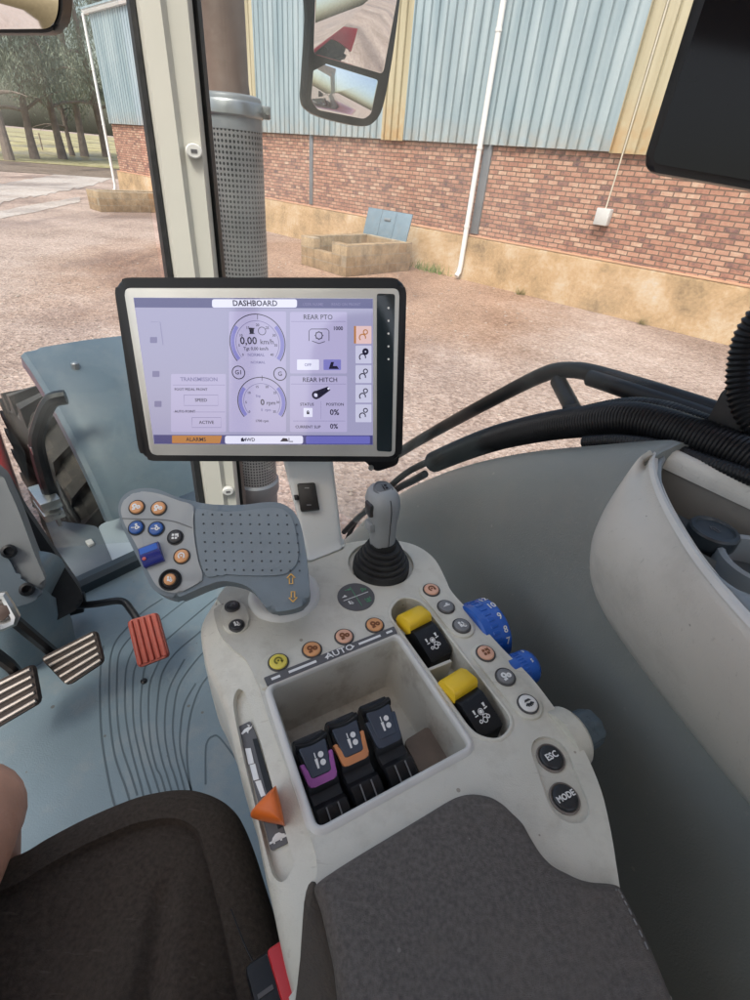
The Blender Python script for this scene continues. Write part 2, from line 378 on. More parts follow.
cub = lambda t, a: a * (2 * t - 1) * (.03 + .97 * abs(2 * t - 1) ** 2)
gmesh('ground', G1, lambda a, b: (cub(a, 700), cub(b, 700)), 140, 140, 0)
def strip(lo, hi):
    n = len(lo)
    def fn(a, b):
        x = a * (n - 1); i = min(n - 2, int(x)); t = x - i
        P = lo[i] * (1 - t) + lo[i + 1] * t; Q = hi[i] * (1 - t) + hi[i + 1] * t
        p = P * (1 - b) + Q * b; p += (P - Q) * (b - .5) * (.06 * math.sin(a * 17) + .05 * math.sin(a * 43 + 1 + b * 3) + .06 * math.sin(a * 171) + .04 * math.sin(a * 310)); return p.x, p.y
    return fn
g0 = lambda x, y: hz((x, y), -H)
gmesh('road', G2, strip([g0(-260, 262), g0(-100, 226), g0(0, 204), g0(60, 192), g0(120, 178), g0(170, 170)],
                        [g0(-260, 232), g0(-100, 202), g0(0, 184), g0(60, 174), g0(120, 164), g0(170, 158)]), 90, 8, .014)
gmesh('track', G2, strip([g0(-200, 262), g0(-60, 232), g0(0, 219), g0(50, 209), g0(80, 202)],
                         [g0(-200, 250), g0(-60, 222), g0(0, 211), g0(50, 202), g0(80, 197)]), 60, 4, .010)
pol = lambda a0, a1, r0, r1: (lambda a, b: ((r0 + (r1 - r0) * b * b) * math.sin(R(a0 + (a1 - a0) * a)), (r0 + (r1 - r0) * b * b) * math.cos(R(a0 + (a1 - a0) * a))))
gmesh('verge', G4, pol(-80, -24, 40, 56), 30, 8, .02)  # dark strip in the painted tree shade
gmesh('field', G3, pol(-80, -22, 49, 420), 40, 40, .04)

# ------------------------------------------------------------------ THE SHED
D = 10.5; ya = R(-48.05); WA = V((math.sin(ya), math.cos(ya), 0)); WN = V((math.cos(ya), -math.sin(ya), 0))
wp = lambda s, z, off=0: WN * (D - off) + WA * s + V((0, 0, z))
def wallmat(name, build):
    m, n, p = principled(name); tc = n.new('ShaderNodeTexCoord')
    # wall coordinates: along the wall, up
    dx = n.new('ShaderNodeVectorMath', operation='DOT_PRODUCT'); dx.inputs[1].default_value = WA; n.link(tc.outputs['Object'], dx.inputs[0])
    sp = n.new('ShaderNodeSeparateXYZ'); n.link(tc.outputs['Object'], sp.inputs[0])
    cb = n.new('ShaderNodeCombineXYZ'); n.link(dx.outputs['Value'], cb.inputs[0]); n.link(sp.outputs['Z'], cb.inputs[1])
    build(n, p, cb.outputs[0], tc.outputs['Object']); return m
def bricks(n, p, uv, ob):
    b = n.new('ShaderNodeTexBrick'); b.inputs['Scale'].default_value = 1; b.inputs['Brick Width'].default_value = .215; b.inputs['Row Height'].default_value = .0805
    b.inputs['Mortar Size'].default_value = .011; b.inputs['Mortar Smooth'].default_value = .3; b.inputs['Bias'].default_value = 0
    b.inputs['Color1'].default_value = (0, 0, 0, 1); b.inputs['Color2'].default_value = (1, 1, 1, 1); b.inputs['Mortar'].default_value = (.5, .5, .5, 1)
    wob = n.new('ShaderNodeTexNoise'); wob.inputs['Scale'].default_value = 6; n.link(uv, wob.inputs['Vector'])
    wm = n.new('ShaderNodeVectorMath', operation='MULTIPLY_ADD'); wm.inputs[1].default_value = (.022, .016, 0); n.link(wob.outputs['Color'], wm.inputs[0]); n.link(uv, wm.inputs[2])
    n.link(wm.outputs[0], b.inputs['Vector'])
    no = n.new('ShaderNodeTexNoise'); no.inputs['Scale'].default_value = 7; no.inputs['Detail'].default_value = 7; no.inputs['Roughness'].default_value = .75; n.link(uv, no.inputs['Vector'])
    a = n.new('ShaderNodeMath', operation='MULTIPLY_ADD'); a.inputs[1].default_value = .62; sc_ = n.new('ShaderNodeMath', operation='MULTIPLY_ADD'); sc_.inputs[1].default_value = 1.5; sc_.inputs[2].default_value = -.56
    sep = n.new('ShaderNodeSeparateColor'); n.link(b.outputs['Color'], sep.inputs[0])
    n.link(no.outputs['Fac'], sc_.inputs[0]); n.link(sep.outputs[0], a.inputs[0]); n.link(sc_.outputs[0], a.inputs[2])
    r = n.new('ShaderNodeValToRGB'); e = r.color_ramp.elements
    pal = [(.075, .06, .07), (.20, .11, .095), (.35, .175, .125), (.41, .22, .155), (.46, .275, .195), (.54, .39, .29)]
    while len(e) < len(pal): e.new(.5)
    for i, (c, q) in enumerate(zip(pal, (.0, .16, .36, .55, .75, .95))): e[i].position = q; e[i].color = (*c, 1)
    n.link(a.outputs[0], r.inputs['Fac'])
    mx = n.new('ShaderNodeMix', data_type='RGBA'); n.link(b.outputs['Fac'], mx.inputs[0]); n.link(r.outputs['Color'], mx.inputs[6]); mx.inputs[7].default_value = (.155, .11, .085, 1)
    n.link(mx.outputs[2], p.inputs['Base Color']); p.inputs['Roughness'].default_value = .88
    bu = n.new('ShaderNodeBump'); bu.invert = True; bu.inputs['Strength'].default_value = .8; bu.inputs['Distance'].default_value = .012
    n.link(b.outputs['Fac'], bu.inputs['Height']); n.link(bu.outputs['Normal'], p.inputs['Normal'])
BRICK = wallmat('face_brick', bricks)
def plaster(n, p, uv, ob):
    a = n.new('ShaderNodeTexNoise'); a.inputs['Scale'].default_value = .9; a.inputs['Detail'].default_value = 8; a.inputs['Roughness'].default_value = .62
    b = n.new('ShaderNodeTexNoise'); b.inputs['Scale'].default_value = 14; b.inputs['Detail'].default_value = 8; b.inputs['Roughness'].default_value = .7
    n.link(uv, a.inputs['Vector']); n.link(uv, b.inputs['Vector'])
    r = n.new('ShaderNodeValToRGB'); e = r.color_ramp.elements
    pal = [(.16, .105, .065), (.34, .235, .13), (.45, .305, .17), (.52, .40, .27), (.50, .47, .43)]
    while len(e) < len(pal): e.new(.5)
    for i, (c, q) in enumerate(zip(pal, (.30, .42, .52, .62, .75))): e[i].position = q; e[i].color = (*c, 1)
    m_ = n.new('ShaderNodeMath', operation='MULTIPLY_ADD'); m_.inputs[1].default_value = .35; s_ = n.new('ShaderNodeMath', operation='MULTIPLY_ADD'); s_.inputs[1].default_value = 1; s_.inputs[2].default_value = -.175
    n.link(a.outputs['Fac'], s_.inputs[0]); n.link(b.outputs['Fac'], m_.inputs[0]); n.link(s_.outputs[0], m_.inputs[2])
    n.link(m_.outputs[0], r.inputs['Fac']); n.link(r.outputs['Color'], p.inputs['Base Color']); p.inputs['Roughness'].default_value = .92
    bu = n.new('ShaderNodeBump'); bu.inputs['Strength'].default_value = .5; bu.inputs['Distance'].default_value = .02; n.link(b.outputs['Fac'], bu.inputs['Height']); n.link(bu.outputs['Normal'], p.inputs['Normal'])
PLAST = wallmat('stained_plaster', plaster)
def sheet(c0, c1, rust):
    def f(n, p, uv, ob):
        mp = n.new('ShaderNodeMapping'); mp.inputs['Scale'].default_value = (1.2, .10, 1); n.link(uv, mp.inputs['Vector'])
        a = n.new('ShaderNodeTexNoise'); a.inputs['Scale'].default_value = 3; a.inputs['Detail'].default_value = 6; n.link(mp.outputs[0], a.inputs['Vector'])
        r = n.new('ShaderNodeValToRGB'); r.color_ramp.elements[0].position = .35; r.color_ramp.elements[1].position = .65
        r.color_ramp.elements[0].color = (*c0, 1); r.color_ramp.elements[1].color = (*c1, 1); n.link(a.outputs['Fac'], r.inputs['Fac']); out = r.outputs['Color']
        # rust creeping up from the bottom lap
        sp = n.new('ShaderNodeSeparateXYZ'); n.link(uv, sp.inputs[0])
        b = n.new('ShaderNodeTexNoise'); b.inputs['Scale'].default_value = 5; b.inputs['Detail'].default_value = 7; n.link(uv, b.inputs['Vector'])
        k = n.new('ShaderNodeMapRange'); z0 = .45 + H; k.inputs['From Min'].default_value = z0 + rust[0]; k.inputs['From Max'].default_value = z0; n.link(sp.outputs['Y'], k.inputs['Value'])
        mu = n.new('ShaderNodeMath', operation='MULTIPLY'); n.link(k.outputs[0], mu.inputs[0])
        bb = n.new('ShaderNodeMapRange'); bb.inputs['From Min'].default_value = .3; bb.inputs['From Max'].default_value = .6; bb.inputs['To Max'].default_value = rust[1]; n.link(b.outputs['Fac'], bb.inputs['Value']); n.link(bb.outputs[0], mu.inputs[1])
        mx = n.new('ShaderNodeMix', data_type='RGBA'); n.link(mu.outputs[0], mx.inputs[0]); n.link(out, mx.inputs[6]); mx.inputs[7].default_value = (.42, .25, .10, 1)
        n.link(mx.outputs[2], p.inputs['Base Color']); p.inputs['Roughness'].default_value = .5; p.inputs['Metallic'].default_value = .0
    return f
CLAD = wallmat('grey_blue_sheeting', sheet((.22, .30, .34), (.35, .43, .465), (.5, .3)))
CLADY = wallmat('yellowed_fibreglass', sheet((.36, .31, .19), (.50, .45, .31), (.9, .85)))
PIPEW = mat('white_pvc', (.72, .73, .72), .45, .05, 4)
COLM = mat('steel_column_grey', (.16, .17, .185), .6, .1, 4)
shed = thing('metal_shed', 'long farm shed of blue-grey corrugated sheets over a face brick wall', 'shed', wp(10, -H))
S0, S1 = -9.0, 26.45; ZC = .49; ZP = -1.19; ZT = 3.86
MB().add([wp(S0, ZP), wp(S1, ZP), wp(S1, ZC + .2), wp(S0, ZC + .2), wp(S0, ZP, -.22), wp(S1, ZP, -.22), wp(S1, ZC + .2, -.22), wp(S0, ZC + .2, -.22)],
         [(0, 1, 2, 3), (4, 5, 6, 7), (0, 1, 5, 4), (3, 2, 6, 7), (0, 3, 7, 4), (1, 2, 6, 5)]).build('brick_wall', BRICK, shed, 0)
pm = MB(); ns = 70
top = [wp(S0 + (S1 + .1 - S0) * i / ns, ZP, .07) for i in range(ns + 1)]
rows = [[p + V((0, 0, 0)) - WN * -.075 for p in top], [p + V((0, 0, .012)) for p in top], [p - WN * .012 for p in top], [p + V((0, 0, -.05)) - WN * .02 for p in top], [p + V((0, 0, -.45)) - WN * (.03 + random.uniform(0, .02)) for p in top], [p + V((0, 0, -.95)) - WN * (.06 + random.uniform(0, .05)) for p in top]]
pm.loft(rows, closed=False); pm.build('plinth', PLAST, shed, 50)
# orange-pink ledge line
MB().loft([[wp(S0, ZP + dz, o), wp(S1 + .1, ZP + dz, o)] for dz, o in ((.0, .094), (.022, .092), (.024, .0))], closed=False).build('ledge', mat('ledge_mortar', (.50, .29, .18), .9, .1, 4), shed, 0)
def cladding(s0, s1, z0, z1, m, name, off, depth=.06, pitch=.2155):
    """trapezoid ribs"""
    b = MB(); lo = []; s = s0
    while s < s1 - 1e-4:
        for ds, dp in ((0, 0), (.150, 0), (.157, -depth), (.200, -depth), (.207, 0)):
            if s + ds <= s1 + 1e-4: lo.append((s + ds, dp))
        s += pitch
    lo.append((s1, 0))
    rings = [[wp(a, z, off + d) for a, d in lo] for z in (z0, z0 + (z1 - z0) * .5, z1)]
    b.loft(rings, closed=False); return b.build(name, m, shed, 0)
edges = [S0, -1.75, -1.1, 3.95, 4.6, 9.56, 10.27, 15.46, 16.15, S1]
for i in range(len(edges) - 1):
    odd = i % 2 == 1
    cladding(edges[i], edges[i + 1], ZC - (.0 if not odd else .02), ZT, CLADY if odd else CLAD, 'translucent_sheet' if odd else 'cladding', .09 if not odd else .102)
for a, b in ((12.945, 13.085), (7.10, 7.30), (1.1, 1.3), (18.9, 19.05)):
    MB().box(wp((a + b) / 2, (ZC + ZP) / 2 + .03, .01), WA, WN, CZV, b - a, .05, ZC - ZP - .04, .004).build('steel_column', COLM, shed)
# gutter, downpipes, box, conduit
MB().loft([[wp(s, ZT + dz, o) for dz, o in ((.14, .22), (.14, .05), (-.02, .05), (-.02, .19), (.05, .22))] for s in (S0, S1 + .35)]).build('gutter', PIPEW, shed, 20)
for (st, zt, sb, zb, o) in ((26.72, 3.85, 26.72, -1.95, .22), (7.28, 3.85, 7.28, -2.02, .22)):
    b = MB(); b.tube([wp(st, zt, o), wp(st, .5, o), wp(sb, zb + .22, o), wp(sb, zb + .08, o + .02), wp(sb, zb, o + .10)], .055, 14)
    for zz in (.42, -1.0, 2.2): b.tube([wp(st, zz + .02, o), wp(st, zz - .02, o)], .064, 14)
    b.build('downpipe', PIPEW, shed)
jb = MB().box(wp(4.37, -.49, .08), WA, WN, CZV, .26, .15, .27, .012).build('junction_box', mat('box_grey', (.52, .52, .51), .5, .05), shed)
MB().tube([wp(4.37, -.36, .075), wp(4.36, .2, .075), wp(4.34, .75, .12), wp(4.34, 3.5, .12)], .013, 8).build('conduit', mat('conduit_cream', (.58, .53, .43), .5, .05), shed)
# roof, end wall: what a step to the side would show
MB().add([wp(S0, ZT + .1, .25), wp(S1 + .3, ZT + .1, .25), wp(S1 + .3, ZT + 1.9, -7), wp(S0, ZT + 1.9, -7), wp(S0, ZT + .16, .25), wp(S1 + .3, ZT + .16, .25), wp(S1 + .3, ZT + 1.96, -7), wp(S0, ZT + 1.96, -7)],
         [(0, 1, 2, 3), (4, 5, 6, 7), (0, 1, 5, 4), (1, 2, 6, 5), (2, 3, 7, 6), (3, 0, 4, 7)]).build('roof', CLAD, shed, 0)
MB().add([wp(S1 - .02, -H, -.24), wp(S1 - .02, -H, -7), wp(S1 - .02, ZT + 1.7, -7), wp(S1 - .02, ZT, -.24), wp(S1 - .25, -H, -.24), wp(S1 - .25, -H, -7), wp(S1 - .25, ZT + 1.7, -7), wp(S1 - .25, ZT, -.24)],
         [(0, 1, 2, 3), (4, 5, 6, 7), (0, 1, 5, 4), (1, 2, 6, 5), (2, 3, 7, 6), (3, 0, 4, 7)]).build('end_wall', CLAD, shed, 0)

# ------------------------------------------------------------------ TROUGHS
def blocks(n, p, uv, ob):
    b = n.new('ShaderNodeTexBrick'); b.inputs['Scale'].default_value = 1; b.inputs['Brick Width'].default_value = .42; b.inputs['Row Height'].default_value = .2; b.inputs['Mortar Size'].default_value = .012
    b.inputs['Color1'].default_value = (.34, .24, .14, 1); b.inputs['Color2'].default_value = (.44, .35, .23, 1); b.inputs['Mortar'].default_value = (.36, .30, .22, 1)
    sp = n.new('ShaderNodeSeparateXYZ'); n.link(ob, sp.inputs[0]); s2 = n.new('ShaderNodeMath', operation='ADD'); n.link(sp.outputs[0], s2.inputs[0]); n.link(sp.outputs[1], s2.inputs[1])
    cb = n.new('ShaderNodeCombineXYZ'); n.link(s2.outputs[0], cb.inputs[0]); n.link(sp.outputs[2], cb.inputs[1]); n.link(cb.outputs[0], b.inputs['Vector'])
    no = n.new('ShaderNodeTexNoise'); no.inputs['Scale'].default_value = 4; no.inputs['Detail'].default_value = 8; no.inputs['Roughness'].default_value = .7; n.link(ob, no.inputs['Vector'])
    r = n.new('ShaderNodeValToRGB'); r.color_ramp.elements[0].position = .3; r.color_ramp.elements[1].position = .7; r.color_ramp.elements[0].color = (.45, .42, .40, 1); r.color_ramp.elements[1].color = (1.15, 1.1, 1.05, 1); n.link(no.outputs['Fac'], r.inputs['Fac'])
    mx = n.new('ShaderNodeMix', data_type='RGBA', blend_type='MULTIPLY'); mx.inputs[0].default_value = .9; n.link(b.outputs['Color'], mx.inputs[6]); n.link(r.outputs['Color'], mx.inputs[7])
    n.link(mx.outputs[2], p.inputs['Base Color']); p.inputs['Roughness'].default_value = .9
    bu = n.new('ShaderNodeBump'); bu.inputs['Strength'].default_value = .6; bu.inputs['Distance'].default_value = .02; n.link(no.outputs['Fac'], bu.inputs['Height']); n.link(bu.outputs['Normal'], p.inputs['Normal'])
BLOCK = wallmat('concrete_blocks', blocks)
LIDM = mat('blue_grey_sheet_metal', (.15, .215, .265), .5, .1, 6, dirt=((.22, .20, .18), .4, 5))
def trough(B, w, l, h, label, t=.2, notch=True):
    """B: near corner on the ground; runs w along the wall and l towards it"""
    th = thing('block_trough', label, 'trough', B)
    b = MB()
    def wallbox(a0, a1, n0, n1, hh):
        c = B + WA * (a0 + a1) / 2 + WN * (n0 + n1) / 2 + V((0, 0, hh / 2)); b.box(c, WA, WN, CZV, a1 - a0, n1 - n0, hh, .015)
    wallbox(0, t, 0, l, h)                                  # long wall on the right as seen
    wallbox(w - t, w, 0, l, h * .99)
    if notch:
        wallbox(t + .003, t + .28, 0, t, h * 1.005); wallbox(w - t - .25, w - t - .003, .003, t, h * .985); wallbox(t + .283, w - t - .253, .006, t, h * .62)
    else: wallbox(t + .003, w - t - .003, 0, t, h)
    wallbox(t + .003, w - t - .003, l - t, l, h)
    b.build('wall', BLOCK, th)
    f = MB().box(B + WA * w / 2 + WN * l / 2 + V((0, 0, .06)), WA, WN, CZV, w - 2 * t, l - 2 * t, .12).build('bottom', mat('trough_mud', (.12, .09, .06), .9, .2, 5), th)
    return th
def lid(P, w, h, lean, label):
    """P: bottom middle; leans back against the wall"""
    ln = V((0, 0, math.cos(lean))) + WN * math.sin(lean); nr = WN * math.cos(lean) - CZV * math.sin(lean)
    th = thing('sheet_cover', label, 'lid', P)
    b = MB().box(P + ln * h / 2, WA, ln, nr, w, h, .03, .006)
    for k in (-1 / 6, 1 / 6): b.box(P + ln * h / 2 + WA * w * k - nr * .022, WA, ln, nr, .03, h * .98, .016, .004)
    b.build('sheet', LIDM, th)
    MB().box(P + ln * h * .72 - nr * .03, WA, ln, nr, .2, .05, .03, .006).build('handle', mat('dull_steel', (.2, .22, .24), .5, .1), th)
    return th
B1 = V((-1.10, 11.45, -H))
B1 = WN * (B1.dot(WN)) + WA * (B1.dot(WA)) + V((0, 0, -H))
trough(B1, 1.55, 2.1, .62, 'open concrete block trough against the shed wall, straight beyond the screen')
lid(B1 + WA * .80 + WN * 1.93 + V((0, 0, .52)), 1.45, .68, .25, 'blue-grey sheet metal lid leaning over the trough nearest the cab')
B2 = V((-10.1, 18.55, -H))
trough(B2, 1.0, 3.4, .6, 'far concrete block trough at the left end of the shed', notch=False)
lid(B2 + WA * .5 + WN * 3.2 + V((0, 0, .60)), .95, .62, .25, 'blue-grey metal lid on the far trough beside the left downpipe')

# grass tuft
gb = MB(); c0 = g0(432, 272)
for k in range(260):
    p = c0 + WA * random.gauss(0, .32) + WN * random.gauss(.05, .08); hgt = random.uniform(.06, .26); d = V((random.uniform(-.1, .1), random.uniform(-.1, .1), hgt)); s_ = WA * .009
    gb.add([p - s_, p + s_, p + d * .6 + s_ * .7 + V((0, 0, .01)), p + d], [(0, 1, 2, 3)])
tag(gb.build('grass_tuft', mat('fresh_grass', (.13, .20, .045), .7, .3, 9), None, 0), 'green grass tuft growing at the foot of the shed wall', 'grass', kind='stuff')
for k, (s_, lb) in enumerate(((5.6, 'small dry weed at the wall foot right of the right downpipe'), (3.0, 'small dry weed at the wall foot below the junction box'), (12.6, 'small dry weed at the wall foot behind the exhaust stack'))):
    wb = MB(); c1 = wp(s_, -H, .22)
    for q in range(60):
        a = random.uniform(0, 6.28); L_ = random.uniform(.05, .17); d = V((math.cos(a) * .5, math.sin(a) * .5, 1)) * L_; w2 = d.orthogonal().normalized() * .006; p = c1 + V((random.gauss(0, .05), random.gauss(0, .05), 0)); wb.add([p - w2, p + w2, p + d], [(0, 1, 2)])
    tag(wb.build('weed', mat('dry_weed', (.24, .22, .09), .8, .3, 9), None, 0), lb, 'weed', 'weeds along the shed wall')
# loose stones on the yard
rk = MB()
for k in range(1500):
    a = R(random.uniform(-48, 48)); r_ = 2.2 + 11 * random.random() ** .8; p = V((math.sin(a) * r_, math.cos(a) * r_, -H))
    if p.dot(WN) > D - .25: continue
    s_ = random.uniform(.006, .022)
    rk.lathe([(s_ * .8, -.004), (s_, s_ * .35), (s_ * .6, s_ * .75), (0, s_ * .85)], p, CZV, 6, sx=random.uniform(.8, 1.4))
tag(rk.build('loose_stones', gravel('stone', [(.22, .17, .14), (.40, .33, .28), (.55, .49, .44)], 9), None, 0), 'small loose stones scattered over the gravel yard', 'stones', kind='stuff')

# ------------------------------------------------------------------ TREES
BARK = mat('bark', (.20, .16, .135), .9, .25, 3, .5, 20)
def leafmat(name, a, b):
    m, n, p = principled(name); oi = n.new('ShaderNodeTexCoord'); no = n.new('ShaderNodeTexNoise'); no.inputs['Scale'].default_value = .9; no.inputs['Detail'].default_value = 6; n.link(oi.outputs['Object'], no.inputs['Vector'])
    r = n.new('ShaderNodeValToRGB'); r.color_ramp.elements[0].position = .35; r.color_ramp.elements[1].position = .68; r.color_ramp.elements[0].color = (*a, 1); r.color_ramp.elements[1].color = (*b, 1)
    n.link(no.outputs['Fac'], r.inputs['Fac']); n.link(r.outputs['Color'], p.inputs['Base Color']); p.inputs['Roughness'].default_value = .65
    return m
LEAF = leafmat('grey_green_leaf', (.11, .135, .095), (.24, .275, .20))
LEAF2 = leafmat('blue_green_leaf', (.10, .135, .105), (.22, .265, .21))
def make_tree(seed, ht, lean, leaf, label):
    rnd = random.Random(seed); th = thing('gum_tree', label, 'tree', V((0, 0, -H)), 'trees along the far track')
    base = V((0, 0, -H)); tip = base + V((lean, 0, ht))
    path = [base + V((lean * t ** 1.3 + .25 * math.sin(3 * t + seed), .2 * math.sin(4 * t + seed * 2), ht * t - .1)) for t in [i / 9 for i in range(10)]]
    b = MB(); b.tube(path, [.29 * (1 - .85 * t) * (1.3 if t == 0 else 1) for t in [i / 9 for i in range(10)]], 10)
    ends = []
    for k in range(16):
        t = rnd.uniform(.30, .95); p0 = path[int(t * 9)]; a = rnd.uniform(0, 6.28); L = (1 - t * .6) * rnd.uniform(2.2, 5.2)
        d = V((math.cos(a), math.sin(a), rnd.uniform(.15, .9))); pts = [p0 + d * L * s + V((0, 0, -.35 * L * s * s)) for s in (0, .3, .6, .85, 1)]
        b.tube(pts, [.13 * (1 - t * .5), .1, .07, .04, .02], 6); ends += pts[1:]
    b.build('trunk', BARK, th)
    ends += path[4:]
    c = MB()
    for e in ends:
        for q in range(rnd.randint(2, 3)):
            ce = e + V((rnd.gauss(0, .7), rnd.gauss(0, .7), rnd.gauss(-.1, .6))); rr = rnd.uniform(.5, 1.15)
            if ce.z < -H + 4.3: continue
            for j in range(64):
                p = ce + V((rnd.gauss(0, rr * .55), rnd.gauss(0, rr * .55), rnd.gauss(-.15, rr * .6)))
                d = V((rnd.gauss(0, .4), rnd.gauss(0, .4), -rnd.uniform(.35, 1))).normalized() * rnd.uniform(.18, .5)
                s_ = d.orthogonal().normalized() * rnd.uniform(.012, .038); s_.rotate(M.Rotation(rnd.uniform(0, 6.28), 3, d.normalized()))
                c.add([p, p + d * .5 + s_, p + d, p + d * .5 - s_], [(0, 1, 2, 3)])
    c.build('crown', leaf, th, 0)
    return th
protos = [make_tree(1, 15, .8, LEAF, ''), make_tree(5, 17, -1.2, LEAF2, ''), make_tree(9, 14, 1.6, LEAF, '')]
tspots = [(-28, 158, 52, 0, .95, 'leftmost gum tree beyond the track, its base outside the windscreen'), (8, 157, 50, 1, 1.0, 'gum tree with thick grey trunk left of the slanting trunk'), (34, 157, 53, 2, 1.0, 'gum tree with slanting thin trunk below the rear-view mirror'),
          (58, 153, 55, 0, 1.05, 'gum tree with the stoutest trunk in the middle of the row'), (70, 151, 60, 2, .7, 'thin young gum tree between two stouter trunks'),
          (80, 150, 60, 1, 1.05, 'second gum tree from the shed, with straight trunk'), (103, 147, 62, 0, 1.1, 'gum tree nearest to the left end of the shed'),
          (122, 146, 74, 1, 1.1, 'tall gum tree behind the end of the shed')]
used = set()
for i, (px, py, r_, k, s_, lb) in enumerate(tspots):
    o = protos[k] if k not in used else copy_tree(protos[k]); used.add(k)
    p = rho((px, py), r_); o.location = V((p.x, p.y, gh(p.x, p.y) - .05)); o.rotation_euler = (0, 0, i * 1.9 if i not in (2,) else .2); o.scale = (s_,) * 3
    o['label'] = lb
# field fence
fe = thing('field_fence', 'thin wire fence on dark posts along the dry field', 'fence', V((-40, 48, -H)))
pa = [V((math.sin(R(a)) * 64, math.cos(R(a)) * 64, 0)) for a in range(-62, -22, 3)]
for p in pa:
    p.z = -H + gh(p.x, p.y); MB().tube([p, p + V((0, 0, 1.3))], .06, 6).build('post', BARK, fe)
for hgt in (.5, .9, 1.2): MB().tube([p + V((0, 0, hgt)) for p in pa], .014, 4).build('wire', BARK, fe)
